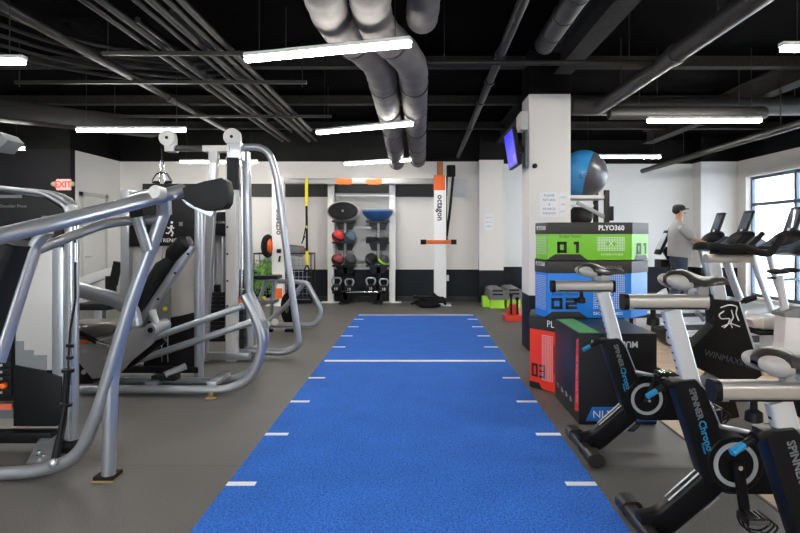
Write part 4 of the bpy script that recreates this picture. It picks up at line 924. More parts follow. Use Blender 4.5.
t.text('65', .1, black_t, bc+V((-.09, -.318, -.06)), (1, -.35, 0), (0, 0, 1), b)
single('slam_ball', MB().ball(P(581, 214, 8.0)+V((0, 0, -.02)), .155), bb, 'black ball on the lower shelf under the blue exercise ball', 'medicine ball', P(581, 214, 8))

t = Thing('loudspeaker', 'grey loudspeaker corner high at the left edge of the picture', 'loudspeaker', P(-6, 138, 4.6))
t.part('cabinet', MB().prism([P(-22, 126, 4.6), P(1, 133, 4.6), P(8, 140, 4.6), P(-3, 151, 4.6), P(-22, 149, 4.6)], (0, .2, 0), b=.01), mat('speaker_grey', (.2, .21, .22), .5))
t.part('hanger_rod', MB().cyl(P(-12, 130, 4.7), V((P(-12, 130, 4.7).x, 4.7, ZC)), .006, n=6), ceil_pipe)
# ================================================================ foam jump boxes
foam_band = mat('charcoal_vinyl_band', (.035, .033, .032), .45, spec=.3, bump=.1)
def octo(x0, x1, y0, y1, cx, cy):
    return [(x0+cx, y0), (x1-cx, y0), (x1, y0+cy), (x1, y1-cy), (x1-cx, y1), (x0+cx, y1), (x0, y1-cy), (x0, y0+cy)]
def jump_box(name, label, o, z0, z1, m, band):
    cxm = sum(a for a, b in o)/8; cym = sum(b for a, b in o)/8
    t = Thing(name, label, 'jump box', (cxm, cym, z0), 'stacked foam jump boxes')
    t.part('body', MB().prism([V((a, b, z0+.004)) for a, b in o], (0, 0, z1-z0-.008), b=.012), m)
    o2 = [(cxm+(a-cxm)*1.012, cym+(b-cym)*1.012) for a, b in o]
    t.part('top_band', MB().prism([V((a, b, z1-band)) for a, b in o2], (0, 0, band-.001), b=.008), foam_band)
    return t
def dots(t, x0, x1, z0, z1, y, nx, nz, skip=None, m=white_t, xd=V((1, 0, 0)), org=None):
    g = MB(); xd = V(xd).normalized(); org = V((x0, y, 0)) if org is None else V(org)
    n = xd.cross(V((0, 0, 1)))
    for i in range(nx):
        for k in range(nz):
            if skip and skip(i/(nx-1), k/(nz-1)): continue
            c = org+xd*((x1-x0)*i/(nx-1))+V((0, 0, z0+(z1-z0)*k/(nz-1))); s = .0042
            g.add([c-xd*s+V((0, 0, -s)), c+xd*s+V((0, 0, -s)), c+xd*s+V((0, 0, s)), c-xd*s+V((0, 0, s))], [(0, 1, 2, 3)])
    g.v = [v+n*.0016 for v in g.v]
    return t.part('dot_pattern', g, m)
YT = 5.33; px2x = lambda px: P(px, 0, YT).x; pz = lambda py: P(0, py, YT).z
green_m = mat('green_vinyl', (.19, .55, .03), .38, bump=.05, bscale=20); blue_m = mat('blue_vinyl', (.01, .20, .72), .38, bump=.05, bscale=20); red_m = mat('red_vinyl', (.85, .045, .02), .38, bump=.05, bscale=20)
OG = [(1.158, 5.33), (1.90, 5.33), (2.135, 5.57), (2.135, 5.97), (1.90, 6.2), (1.33, 6.2), (1.175, 5.98), (1.105, 5.62)]
OBl = [(a-.006, b) for a, b in OG]
t = jump_box('foam_jump_box', 'green foam jump box numbered 01, on top of the stack', OG, 1.18, 1.522, green_m, .105)
LD = V((.053, -.29, 0)); lf = lambda f, z, e=.003, o=0.: V((1.105-o+.053*f, 5.62-.29*f, z))+V((-.984, -.18, 0))*e
RD = V((.235, .24, 0)); rf_ = lambda f, z, e=.003, o=0.: V((1.90-o+.235*f, 5.33+.24*f, z))+V((.715, -.70, 0))*e
t.text('PLYO360', .062, white_t, (px2x(611), YT-.010, 1.47), (1, 0, 0), (0, 0, 1), sx=.95, bold=.03)
t.text('PLYO360', .055, white_t, lf(.5, 1.47, .010), LD, (0, 0, 1), sx=1.)
digits(t, '01', .10, .085, black_t, (px2x(568), YT-.003, 1.30), (1, 0, 0))
t.text('Escape Fitness', .033, black_t, (px2x(570), YT-.003, 1.398), (1, 0, 0), (0, 0, 1))
t.part('black_base_patch', MB().prism([V((px2x(546), YT-.003, 1.185)), V((px2x(588), YT-.003, 1.185)), V((px2x(580), YT-.003, 1.238)), V((px2x(555), YT-.003, 1.238))], (0, .006, 0)), black_t)
hole = lambda a, b: (a-.5)**2+(b-.5)**2 < .05
dots(t, px2x(598), px2x(624), 1.275, 1.385, YT, 17, 9, hole)
t.text('X', .06, white_t, (px2x(611), YT-.003, 1.33), (1, 0, 0), (0, 0, 1))
t.text('ESCAPE FITNESS', .023, white_t, (px2x(612), YT-.003, 1.235), (1, 0, 0), (0, 0, 1), sx=1.2)
digits(t, '01', .10, .085, black_t, rf_(.58, 1.285), RD)
t.part('black_base_patch', MB().prism([rf_(.15, 1.185), rf_(.95, 1.185), rf_(.85, 1.225), rf_(.25, 1.225)], V((-.71, .7, 0))*.006), black_t)
dots(t, 0, .22, 1.24, 1.39, 0, 12, 11, None, white_t, LD, lf(.12, 0))
t = jump_box('foam_jump_box', 'blue foam jump box numbered 02, in the middle of the stack', OBl, .663, 1.178, blue_m, .11)
YB2 = YT
t.text('PLYO360', .055, white_t, lf(.5, 1.145, .012, .006), LD, (0, 0, 1), sx=1.)
t.text('PLYO360', .05, grey_t, (px2x(611), YB2-.010, 1.115), (1, 0, 0), (0, 0, 1), sx=.95, bold=.02)
digits(t, '02', .10, .10, black_t, (px2x(564), YB2-.003, .80), (1, 0, 0))
t.text('Escape Fitness', .04, black_t, (px2x(565), YB2-.003, .885), (1, 0, 0), (0, 0, 1))
t.part('black_base_patch', MB().prism([V((px2x(543), YB2-.003, .67)), V((px2x(588), YB2-.003, .67)), V((px2x(579), YB2-.003, .728)), V((px2x(552), YB2-.003, .728))], (0, .006, 0)), black_t)
dots(t, px2x(594), px2x(624), .76, 1.05, YB2, 17, 19, lambda a, b: (a-.5)**2+(b-.5)**2 < .03)
t.text('X', .09, white_t, (px2x(609), YB2-.003, .905), (1, 0, 0), (0, 0, 1))
t.text('ESCAPE FITNESS', .035, white_t, (px2x(608), YB2-.003, .712), (1, 0, 0), (0, 0, 1), sx=1.05)
dots(t, 0, .22, .74, 1.04, 0, 12, 19, None, white_t, LD, lf(.12, 0, .003, .006))
# red: rotated corner towards the viewer
ORd = [(1.217, 5.33), (1.82, 5.33), (1.93, 5.5), (1.93, 6.1), (1.85, 6.24), (1.33, 6.24), (1.14, 6.05), (1.038, 5.57)]
x0 = 1.038
t = jump_box('foam_jump_box', 'red foam jump box numbered 03, at the bottom of the stack behind the black box', ORd, .002, .66, red_m, .115)
ch = lambda f, z, e=.003: V((x0+.179*f, YT+.24*(1-f), z))+V((-.80, -.60, 0))*e
t.text('PL', .085, white_t, ch(.86, .61, .012), (.179, -.24, 0), (0, 0, 1))
digits(t, '03', .12, .07, black_t, ch(.36, .17), (.179, -.24, 0), th=.02)
t.part('black_base_patch', MB().prism([ch(.0, .008), ch(.5, .008), ch(.38, .06), ch(.0, .06)], V((.71, .70, 0))*.005), black_t)
dots(t, 0, .115, .10, .50, 0, 7, 26, None, white_t, (.179, -.24, 0), ch(.52, 0))
t.text('ESCAPE FITNESS', .035, black_t, ch(.975, .30), (0, 0, -1), (.179, -.24, 0))
# black box
bx0, bx1, by0, by1 = 1.19, 1.77, 4.44, 5.22
t = Thing('foam_jump_box', 'black foam jump box with red edge strip, standing in front of the coloured stack', 'jump box', ((bx0+bx1)/2, (by0+by1)/2, 0), 'stacked foam jump boxes')
blk = mat('black_vinyl_foam', (.014, .014, .017), .42, spec=.3, bump=.12, bscale=25)
t.part('body', MB().span((bx0, by0, .003), (bx1, by1, .68), bv=.015), blk)
t.part('top_strip', MB().span((bx0+.01, by0+.02, .678), (bx0+.16, by1-.02, .683)), mat('green_strip', (.12, .36, .09), .45))
t.part('side_strip', MB().prism([V((bx0-.002, by0+.01, .1)), V((bx0-.002, by0+.11, .08)), V((bx0-.002, by0+.07, .62)), V((bx0-.002, by0+.01, .64))], (.003, 0, 0)), mat('dark_red_strip', (.65, .03, .03), .45))
t.text('NLYO MULTI', .06, mat('pink_print', (.8, .25, .25), .5), (bx0-.003, by0+.04, .33), (0, 0, 1), (0, 1, 0))
t.text('MULTI', .062, white_t, (1.54, by0-.003, .60), (-1, 0, 0), (0, 0, -1), sx=1., bold=.03)
t.part('corner_patch', MB().prism([V((bx0+.05, by0-.003, .03)), V((bx0+.58, by0-.003, .03)), V((bx0+.54, by0-.003, .135)), V((bx0+.10, by0-.003, .135))], (0, .005, 0)), mat('blue_patch', (.01, .16, .55), .45))
t.text('NLYO', .075, white_t, (bx0+.21, by0-.007, .08), (1, 0, 0), (0, 0, 1), sx=1.1)
t.text('ESCAPE FITNESS', .022, white_t, (bx0+.17, by0-.003, .62), (1, 0, 0), (0, 0, 1))
for i in range(4): t.part('chevron_mark', MB().tube([V((bx0-.002, by1-.16-.14*i, .12)), V((bx0-.002, by1-.12-.14*i, .15)), V((bx0-.002, by1-.10-.14*i, .11))], .006, n=6), grey_t)

# ================================================================ spin bikes (thing coordinates: +x forward, origin between rear stabiliser feet)
fr_blk = mat('bike_black_gloss', (.005, .005, .006), .36, .0, spec=.2)
post_w = mat('bike_white_aluminium', (.66, .68, .71), .3, .35)
slide_m = mat('bike_champagne_aluminium', (.48, .46, .43), .32, .55)
brown_bl = mat('bike_foot_cover', (.022, .020, .019), .4, spec=.3)
crank_ring = mat('crank_ring_grey', (.42, .44, .47), .35, .3)
def spin_bike(label, loc, seat_dz=0., slide_dx=0., saddle_dx=0., ang=0.):
    t = Thing('spin_bike', label, 'spin bike', loc, 'spin bikes in a row', local=True)
    y = lambda x, z, yy=0: V((x, yy, z))
    # rear stabiliser
    t.part('rear_stabilizer', MB().sweep([y(0, .055, -.27), y(0, .055, .27)], rr(.07, .05, .02), up=(0, 0, 1)), brown_bl)
    for s in (-1, 1):
        f = t.part('stabilizer_foot', MB().sweep([y(0.01, .052, s*.285), y(0.01, .056, s*.17)], rr(.10, .075, .03), up=(0, 0, 1)), brown_bl)
        t.part('leveling_foot', MB().cyl(y(.02, 0, s*.24), y(.02, .03, s*.24), .022), rubber, f)
    # rear leg: curved plate tube up to the crank housing
    leg = MB().sweep(fillet([y(-.02, .06), y(.07, .10), y(.30, .31), y(.42, .40)], .1), rr(.055, .135, .018), up=(0, 1, 0))
    leg = MB().sweep(fillet([y(-.02, .06), y(.08, .075), y(.315, .275), y(.36, .315)], .1), rr(.13, .075, .02), up=(0, 1, 0))
    l_ = t.part('rear_leg', leg, fr_blk)
    d = V((.23, 0, .20)).normalized(); nn = V((-d.z, 0, d.x))
    for s in (-.024, .016): t.part('silver_strip', MB().span((0, 0, 0), (0, 0, 0)) if False else MB().sweep([y(.15, .135, s)+nn*.068, y(.29, .26, s)+nn*.068], rr(.01, .004, .001), up=nn), silver, l_)
    t.part('silver_strip', MB().sweep([y(.22, .195, -.02)-nn*.068, y(.29, .255, -.02)-nn*.068], rr(.03, .006, .001), up=nn), silver, l_)
    for q in ((.02, .095), (.045, .075)): t.part('bolt', MB().cyl(y(q[0], q[1], -.045), y(q[0], q[1], -.038), .008, n=8), blackm, l_)
    # crank housing, chain guard, front frame
    cx, cz = .40, .36
    hs = t.part('crank_housing', MB().lathe([(0, -.05), (.125, -.05), (.142, -.035), (.148, 0), (.142, .035), (.125, .05), (0, .05)], y(cx, cz), (0, 1, 0), 40), fr_blk)
    t.part('crank_ring', MB().lathe([(.082, -.049), (.082, -.055), (.101, -.055), (.101, -.049)], y(cx, cz, 0), (0, 1, 0), 40), crank_ring, hs)
    t.part('chain_guard', MB().prism([y(.40, .22, -.045), y(.42, .505, -.045), y(.66, .46, -.045), y(.95, .42, -.045), y(1.0, .24, -.045), y(.90, .22, -.045)], (0, .09, 0), b=.012), fr_blk)
    # seat tube sleeve
    sl = t.part('seat_tube_sleeve', MB().prism([y(.115, .735, -.045), y(.225, .745, -.045), y(.262, .70, -.045), y(.41, .33, -.045), y(.27, .25, -.045), y(.245, .33, -.045)], (0, .09, 0), b=.01), fr_blk)
    xd = V((.08, 0, -.27)).normalized(); ud = V((.96, 0, .28))
    t.text('SPINNER', .040, grey_t, y(.222, .635, -.0465), xd, ud, sl, sx=.95, bold=.02)
    t.text('Chrono', .047, cyan_t, y(.265, .490, -.0465), xd, ud, sl, sx=.95, bold=.02)
    t.text('Power', .02, cyan_t, y(.258, .43, -.0465), xd, ud, sl)
    t.part('edge_trim', MB().tube([y(.228, .745, -.046), y(.266, .70, -.046), y(.33, .54, -.046)], .004, n=6), silver, sl)
    t.part('frame_link', MB().cyl(y(.33, .53, -.03), y(.47, .50, -.03), .011), silver, sl)
    # seat post
    z1 = 1.04+seat_dz
    p0 = y(.13+.0, z1); p1 = y(.235, .66)
    sp = t.part('seat_post', MB().sweep([y(.235-.105*(z1-.66)/.38, z1), y(.25, .60)], rr(.085, .05, .015), up=(0, 1, 0)), post_w)
    for k in range(8): t.part('height_mark', MB().box(y(.2+.0125*(8-k)-.045*0+.0, 0, 0), (.0, .0, .0)) if False else MB().box(y(.235-.105*(z1-.06-.035*k-.66)/.38-.044, z1-.06-.035*k, 0), (.003, .02, .009)), blackm, sp)
    sx = .065+slide_dx; px_ = .235-.105*(z1-.66)/.38
    rl = t.part('seat_slider', MB().sweep([y(px_-.19+slide_dx, z1+.035), y(px_+.19+slide_dx, z1+.035)], rr(.075, .07, .022), up=(0, 0, 1)), slide_m)
    t.part('end_cap', MB().sweep([y(px_-.205+slide_dx, z1+.035), y(px_-.182+slide_dx, z1+.035)], rr(.08, .075, .024), up=(0, 0, 1)), blackp, rl)
    t.part('end_cap', MB().sweep([y(px_+.185+slide_dx, z1+.035), y(px_+.203+slide_dx, z1+.035)], rr(.08, .075, .024), up=(0, 0, 1)), blackp, rl)
    t.part('slider_groove', MB().span((px_-.16+slide_dx, -.039, z1+.006), (px_+.17+slide_dx, -.036, z1+.012)), blackm, rl)
    t.part('slider_knob', MB().lathe([(.012, 0), (.012, .03), (.028, .04), (.03, .07), (.02, .075), (0, .075)], y(px_-.07+slide_dx*.5, z1+.0), (0, 0, -1)), blackp, rl)
    # saddle
    zs_ = z1+.125
    t.part('saddle_clamp', MB().box(y(px_+.05+saddle_dx, z1+.09), (.10, .05, .05), b=.012).cyl(y(px_+.05+saddle_dx, z1+.09, -.05), y(px_+.05+saddle_dx, z1+.09, .05), .02), silver)
    xs0 = px_-.09+saddle_dx
    secs = [(xs0-.005, .05, .03, .022), (xs0+.02, .075, .065, .03), (xs0+.07, .10, .07, .035), (xs0+.12, .085, .058, .022), (xs0+.17, .05, .042, .008), (xs0+.22, .035, .036, .012), (xs0+.265, .028, .032, .014), (xs0+.285, .018, .018, .006)]
    m_ = MB(); n = 16; vs_ = []
    for (x, w, h, dz) in secs:
        for k in range(n):
            a = 2*PI*k/n; s_, c_ = math.sin(a), math.cos(a)
            yy = w*c_; zz = h*.5*(s_ if s_ > 0 else s_*1.5)
            vs_.append(V((x, yy, zs_+dz*.8+zz-(.02*(abs(c_)**2) if s_ > 0 else 0))))
    fs = []
    for i in range(len(secs)-1):
        for j in range(n): fs.append((i*n+j, i*n+(j+1) % n, (i+1)*n+(j+1) % n, (i+1)*n+j))
    fs += [tuple(range(n))[::-1], tuple((len(secs)-1)*n+j for j in range(n))]
    m_.add(vs_, fs)
    sd = t.part('saddle', m_, mat('saddle_black', (.03, .028, .027), .3))
    for s in (-1, 1): t.part('saddle_wing', MB().ball(y(xs0+.042, zs_+.004, s*.052), (.060, .050, .034), Matrix.Rotation(.25, 3, 'Y')), mat('saddle_pale', (.40, .38, .36), .35), sd, 'pale grey side panel of the saddle')
    # adjusting lever with blue tip
    lv = t.part('seat_post_lever', MB().tube([y(.15, .725, -.03), y(.09, .725, -.05), y(.03, .70, -.07)], .013, .02).cyl(y(.10, .727, -.045), y(.07, .72, -.058), .020), blackp)
    t.part('lever_tip', MB().sweep([y(.03, .70, -.07), y(-.015, .678, -.082)], rr(.026, .022, .008), up=(0, 0, 1)), teal, lv)
    # flywheel and its cover, front frame
    t.part('flywheel', MB().lathe([(0, -.02), (.2, -.02), (.225, -.015), (.225, .015), (.2, .02), (0, .02)], y(.93, .33), (0, 1, 0), 40), silver_dk)
    ff = t.part('front_frame_cover', MB().prism([y(.815, 1.0, -.06), y(.985, .985, -.06), y(1.135, .51, -.06), y(1.0, .42, -.06), y(.72, .56, -.06), y(.685, .69, -.06), y(.825, .83, -.06)], (0, .12, 0), b=.015), fr_blk)
    t.part('white_edge', MB().tube([y(.99, .98, -.055), y(1.065, .74, -.058), y(1.14, .51, -.055)], .006, n=8), post_w, ff)
    e = MB()   # rider emblem
    q = lambda a, b: y(.825+a*.0034, .975-b*.0038, -.0625)
    e.tube([q(12, 8), q(28, 3), q(44, 6), q(40, 18), q(46, 30)], .004, .02, 6).tube([q(18, 14), q(8, 20), q(12, 27), q(30, 26), q(26, 36), q(18, 42)], .004, .015, 6).tube([q(32, 12), q(36, 24), q(30, 34), q(48, 40)], .0035, .01, 6).tube([q(14, 40), q(30, 34), q(34, 42)], .003, .01, 6)
    t.part('rider_emblem', e, white_t, ff)
    t.text('WINMAXINE', .055, mat('ghost_print', (.04, .05, .065), .4), y(.915, .615, -.062), (1, 0, -.28), (.28, 0, 1), ff)
    t.part('brake_knob', MB().cyl(y(.79, .85), y(.755, .90), .012).ball(y(.75, .905), .02, nu=10, nv=8), silver, ff)
    t.part('front_fork', MB().sweep([y(1.05, .55), y(1.20, .06)], rr(.10, .07, .02), up=(0, 1, 0)), post_w)
    t.part('front_stabilizer', MB().sweep([y(1.2, .055, -.27), y(1.2, .055, .27)], rr(.085, .06, .02), up=(0, 0, 1)), brown_bl)
    for s in (-1, 1): t.part('transport_wheel', MB().cyl(y(1.25, .045, s*.22), y(1.25, .045, s*.25), .04), rubber)
    # handlebar post, slider and bars
    t.part('handlebar_post', MB().sweep([y(.845, 1.24), y(.90, .94)], rr(.085, .05, .015), up=(0, 1, 0)), post_w)
    t.part('handlebar_slider', MB().sweep([y(.80, 1.255), y(1.09, 1.255)], rr(.07, .055, .015), up=(0, 0, 1)), slide_m)
    hb = MB()
    for s in (-1, 1):
        hb.sweep(fillet([y(.83, 1.335, 0), y(.80, 1.34, s*.10), y(.83, 1.325, s*.20), y(.92, 1.335, s*.235), y(1.0, 1.30, s*.24), y(1.08, 1.29, s*.235), y(1.17, 1.40, s*.21)], .05), circ(.022, 12))
        hb.sweep(fillet([y(1.0, 1.305, s*.22), y(1.03, 1.30, s*.1), y(1.05, 1.33, s*.06), y(1.14, 1.42, s*.055)], .04), circ(.017, 12))
    b_ = t.part('handlebar', hb, rubber)
    t.part('console_mount', MB().prism([y(.85, 1.28, -.07), y(1.16, 1.28, -.07), y(1.08, 1.345, -.07), y(.88, 1.345, -.07)], (0, .14, 0), b=.012), blackp, b_)
    t.part('resistance_knob', MB().cyl(y(.97, .95), y(1.08, .99), .012).cyl(y(1.05, .98), y(1.12, 1.005), .02), blackp)
    # cranks and pedals
    for s in (-1, 1):
        a = math.radians(ang)+(0 if s < 0 else PI)
        dv = V((math.sin(a), 0, -math.cos(a))); o = y(cx, cz, s*.075); e_ = o+dv*.20
        ck = t.part('crank_arm', MB().sweep([o-dv*.02, e_+dv*.015], rr(.05, .022, .01), up=(0, 1, 0)), blackp)
        t.part('crank_bolt', MB().cyl(o+V((0, -.0 if s > 0 else -.02, 0)), o+V((0, s*.014, 0)), .011), chrome, ck)
        c = e_+V((0, s*.07, 0))
        pd = t.part('pedal', MB().cyl(e_, c+V((0, s*.04, 0)), .010).box(c, (.085, .07, .02), b=.006).box(c+V((.045, 0, 0)), (.012, .09, .028), b=.003).box(c+V((-.045, 0, 0)), (.012, .09, .028), b=.003), blackm)
        t.part('pedal_plate', MB().cyl(c+V((0, -.040, 0)), c+V((0, .040, 0)), .019).cyl(c+V((.028, -.04, .0)), c+V((.028, .04, 0)), .014).cyl(c+V((-.028, -.04, .0)), c+V((-.028, .04, 0)), .014).box(c+V((0, -.045, .0)), (.09, .006, .02)), chrome, pd)
        cage = MB()
        for yy in (-.04, .0, .04): cage.tube([c+V((-.05, yy, -.01)), c+V((-.03, yy, -.06)), c+V((.05, yy*.8, -.075)), c+V((.10, yy*.6, -.03)), c+V((.06, yy, .0))], .0045, .03, 6)
        cage.tube([c+V((.05, -.035, -.073)), c+V((.05, .035, -.073))], .0045, n=6)
        t.part('toe_cage', cage, blackm, pd)
    return t
spin_bike('spin bike farthest from the viewer, its saddle in front of the blue box', (1.06, 3.88, 0), 0.0, -.125, -.055, 158)
spin_bike('middle spin bike of the three, its front base near the turf edge', (1.045, 2.78, 0), 0.02, -.02, .07, 8)
spin_bike('nearest spin bike, saddle lowest and cut by the right edge of the picture', (1.06, 2.08, 0), -.21, -.028, .012, 190)

# ================================================================ treadmills (thing coordinates: +x is the running direction)
tm_sil = mat('treadmill_silver', (.58, .61, .66), .35, .3); tm_blue = mat('treadmill_dark_blue', (.05, .065, .09), .4)
def treadmill(label, loc):
    t = Thing('treadmill', label, 'treadmill', loc, 'treadmills facing the windows', local=True)
    y = lambda x, z, yy=0: V((x, yy, z))
    t.part('deck', MB().prism([y(-1.15, .04, -.30), y(.75, .04, -.30), y(.75, .19, -.30), y(-1.15, .16, -.30)], (0, .6, 0), b=.01), blackp)
    t.part('running_belt', MB().prism([y(-1.12, .165, -.25), y(.5, .20, -.25), y(.5, .206, -.25), y(-1.12, .171, -.25)], (0, .5, 0)), rubber)
    for s in (-1, 1):
        t.part('side_rail', MB().sweep([y(-1.18, .11, s*.34), y(.7, .15, s*.34)], rr(.11, .16, .03), up=(0, 0, 1)), tm_sil)
        t.part('upright', MB().sweep(fillet([y(.86, .18, s*.38), y(.62, .80, s*.38), y(.52, 1.18, s*.38)], .2), rr(.06, .10, .02), up=(0, 1, 0)), tm_sil)
        t.part('handrail', MB().sweep(fillet([y(.62, 1.22, s*.36), y(.35, 1.24, s*.37), y(.05, 1.20, s*.37)], .1), rr(.06, .05, .02), up=(0, 0, 1)), tm_blue)
    t.part('motor_hood', MB().sweep([y(.42, .17), y(.5, .22), y(.75, .30), y(1.0, .26), y(1.1, .12)], rr(.74, .22, .08, 4), up=(0, 0, 1), scale=[(1, .3), (1, .7), (1, 1), (1, .9), (.95, .4)]), tm_sil)
    t.part('console', MB().prism([y(.30, 1.18, -.40), y(.62, 1.13, -.40), y(.74, 1.32, -.40), y(.60, 1.40, -.40), y(.42, 1.27, -.40)], (0, .8, 0), b=.03), tm_blue)
    sc = t.part('screen', MB().sweep([y(.585, 1.46), y(.70, 1.78)], rr(.27, .045, .02), up=(-1, 0, .35)), blackp)
    dd = V((.16, 0, .44)).normalized(); n = V((-dd.z, 0, dd.x))
    t.part('display', MB().sweep([y(.60, 1.50)+n*.024, y(.685, 1.74)+n*.024], rr(.21, .006, .002), up=n), mat('display_glass', (.10, .12, .15), .1), sc)
    t.part('screen_neck', MB().sweep([y(.60, 1.25), y(.62, 1.50)], rr(.12, .06, .02), up=(0, 1, 0)), tm_sil)
    t.part('console_pod', MB().ball(y(.55, 1.36), (.17, .30, .09), Matrix.Rotation(-.7, 3, 'Y')), blackp)
    t.part('handlebar', MB().cyl(y(.36, 1.24, -.3), y(.36, 1.24, .3), .022), rubber)
    return t
t1 = treadmill('treadmill used by the walking man, farthest in the row', (4.36, 10.0, 0))
t2 = treadmill('treadmill next to the walking man, second farthest', (4.36, 9.15, 0))
t3 = copy_tree(t2.o, (4.36, 7.98, 0), 'third treadmill from the back, dark screen cut by the right edge of the picture')
t5 = copy_tree(t2.o, (4.36, 7.05, 0), 'nearest treadmill, its pale deck low behind the spin bikes')

# upright console machine left of the man
t = Thing('elliptical_trainer', 'elliptical trainer with tilted screen, between the jump boxes and the man', 'elliptical trainer', (4.1, 10.9, 0))
Ye = 10.6
t.part('screen', MB().sweep([P(657.5, 254, Ye), P(668, 231, Ye)], rr(.26, .05, .02), up=(-1, 0, .4)), blackp)
t.part('display', MB().sweep([P(658.8, 250, Ye)+V((-.03, -.02, .012)), P(666.6, 234, Ye)+V((-.03, -.02, .012))], rr(.20, .01, .004), up=(-1, 0, .4)), mat('display_bright', (.5, .55, .6), .15))
t.part('mast', MB().sweep([P(664, 248, Ye), P(672, 262, Ye), P(680, 296, Ye)], rr(.10, .12, .03), up=(0, 1, 0)), blackp)
t.part('console_base', MB().span(P(661, 268, Ye-.2), P(673, 259, Ye+.1), bv=.02), blackp)
for s in (-1, 1): t.part('moving_handle', MB().tube([P(670, 244, Ye+s*.25), P(671, 262, Ye+s*.28), P(666, 284, Ye+s*.28), P(672, 300, Ye+s*.28)], .02, .1), blackm)
t.part('drive_housing', MB().ball(P(682, 300, Ye)+V((0, 0, .0)), (.5, .16, .26)), tm_sil)
t.part('base_rail', MB().span((P(655, 0, Ye).x-.5, Ye-.05, 0), (P(690, 0, Ye).x+.5, Ye+.05, .08), bv=.02), tm_sil)
for s in (-1, 1): t.part('foot_pedal', MB().box((P(655, 0, Ye).x, Ye+s*.17, .3+s*.05), (.4, .13, .05), b=.02), blackp)

# upright exercise bike at the right edge
Yu = 6.2
t = Thing('upright_exercise_bike', 'white upright exercise bike with small black seat, at the right edge by the windows', 'exercise bike', (P(790, 0, Yu).x, Yu, 0))
wb = mat('white_shroud', (.74, .75, .77), .35)
t.part('seat', MB().ball(P(778, 271.5, Yu), (.11, .11, .028)).ball(P(791, 270, Yu+.05), (.09, .09, .028)), rubber)
t.part('seat_rail', MB().cyl(P(767, 278, Yu), P(780, 278, Yu), .012), blackm)
t.part('seat_post', MB().sweep([P(779, 276, Yu), P(788, 330, Yu)], rr(.075, .05, .015), up=(0, 1, 0)), tm_sil)
t.part('side_bar', MB().tube([P(779, 280, Yu+.1), P(796, 279, Yu+.1), P(815, 290, Yu+.1)], .016, .03), mat('pale_cyan_tube', (.25, .55, .65), .35))
t.part('shroud', MB().prism([P(786, 313, Yu-.09), P(800, 308, Yu-.09), P(840, 312, Yu-.09), P(850, 372, Yu-.09), P(775, 372, Yu-.09), P(784, 345, Yu-.09)], (0, .2, 0), b=.03), wb)
t.part('shroud_band', MB().prism([P(784, 313, Yu-.10), P(800, 307, Yu-.10), P(840, 311, Yu-.10), P(840, 319, Yu-.10), P(800, 318, Yu-.10), P(784, 317, Yu-.10)], (0, .22, 0), b=.008), silver_dk)
t.part('base', MB().span((P(768, 0, Yu).x, Yu-.06, 0), (P(850, 0, Yu).x, Yu+.06, .07), bv=.02), tm_sil)
t.part('rear_foot', MB().span((P(768, 0, Yu).x-.03, Yu-.28, 0), (P(768, 0, Yu).x+.05, Yu+.28, .06), bv=.02), blackp)
for k, s in enumerate((-1, 1)): t.part('pedal', MB().box(P(800, 352-8*s, Yu+s*.2), (.1, .09, .03), b=.008), blackp)
t.part('handlebar', MB().tube([P(850, 312, Yu), P(858, 262, Yu), P(845, 246, Yu)], .03, .1), blackm)
# recumbent bike between
Yr2 = 7.0
t = Thing('recumbent_exercise_bike', 'low rounded pale exercise bike body with dark underside, left of the upright bike', 'exercise bike', (P(768, 0, Yr2).x, 6.6, 0))
t.part('body', MB().sweep([P(749, 323, 6.6), P(755, 322, 6.6), P(775, 322, 6.6), P(786, 321, 6.6), P(790, 319, 6.6)], rr(.34, .16, .07, 4), up=(0, 0, 1), scale=[(.5, .5), (1, .9), (1, 1), (1, .8), (.6, .5)]), mat('champagne_plastic', (.52, .49, .46), .35))
t.part('underside', MB().sweep([P(752, 330, 6.6), P(786, 328, 6.6)], rr(.28, .07, .02), up=(0, 0, 1)), blackp)
t.part('pedal', MB().box(P(765, 333, 6.45), (.16, .11, .035), b=.012).cyl(P(765, 333, 6.45), P(770, 328, 6.6), .014), blackp)
t.part('frame', MB().span((P(745, 0, 6.6).x, 6.55, 0), (P(792, 0, 6.6).x, 6.65, .09), bv=.02).span((P(766, 0, 6.6).x-.05, 6.56, .05), (P(766, 0, 6.6).x+.05, 6.64, .34)), wb)
# ================================================================ the walking man
def skin(name, nodes, edges, root, m, sub=2, parent=None, thing=None):
    """nodes: {key: (xyz, rx, ry)}"""
    keys = list(nodes); idx = {k: i for i, k in enumerate(keys)}
    me = bpy.data.meshes.new(name); me.from_pydata([nodes[k][0] for k in keys], [(idx[a], idx[b]) for a, b in edges], [])
    ob = bpy.data.objects.new(name, me); C.objects.link(ob)
    md = ob.modifiers.new('skin', 'SKIN'); md.use_smooth_shade = True
    for k, v in zip(keys, me.skin_vertices[0].data if me.skin_vertices else []):
        pass
    if not me.skin_vertices:
        bm = bmesh.new(); bm.from_mesh(me); bm.verts.layers.skin.verify(); bm.to_mesh(me); bm.free()
    for i, k in enumerate(keys):
        sv = me.skin_vertices[0].data[i]; sv.radius = (nodes[k][1], nodes[k][2]); sv.use_root = (k == root)
    s = ob.modifiers.new('sub', 'SUBSURF'); s.levels = sub; s.render_levels = sub
    dg = bpy.context.evaluated_depsgraph_get(); dg.update()
    m2 = bpy.data.meshes.new_from_object(ob.evaluated_get(dg)); m2.name = name
    bpy.data.objects.remove(ob); bpy.data.meshes.remove(me); m2.materials.clear()
    for p in m2.polygons: p.use_smooth = True
    return m2
skin_m = mat('skin', (.52, .30, .21), .5)
shirt_m = mat('grey_tshirt', (.33, .33, .34), .85, bump=.3, bscale=12)
jean_m = mat('dark_blue_trousers', (.035, .05, .085), .85)
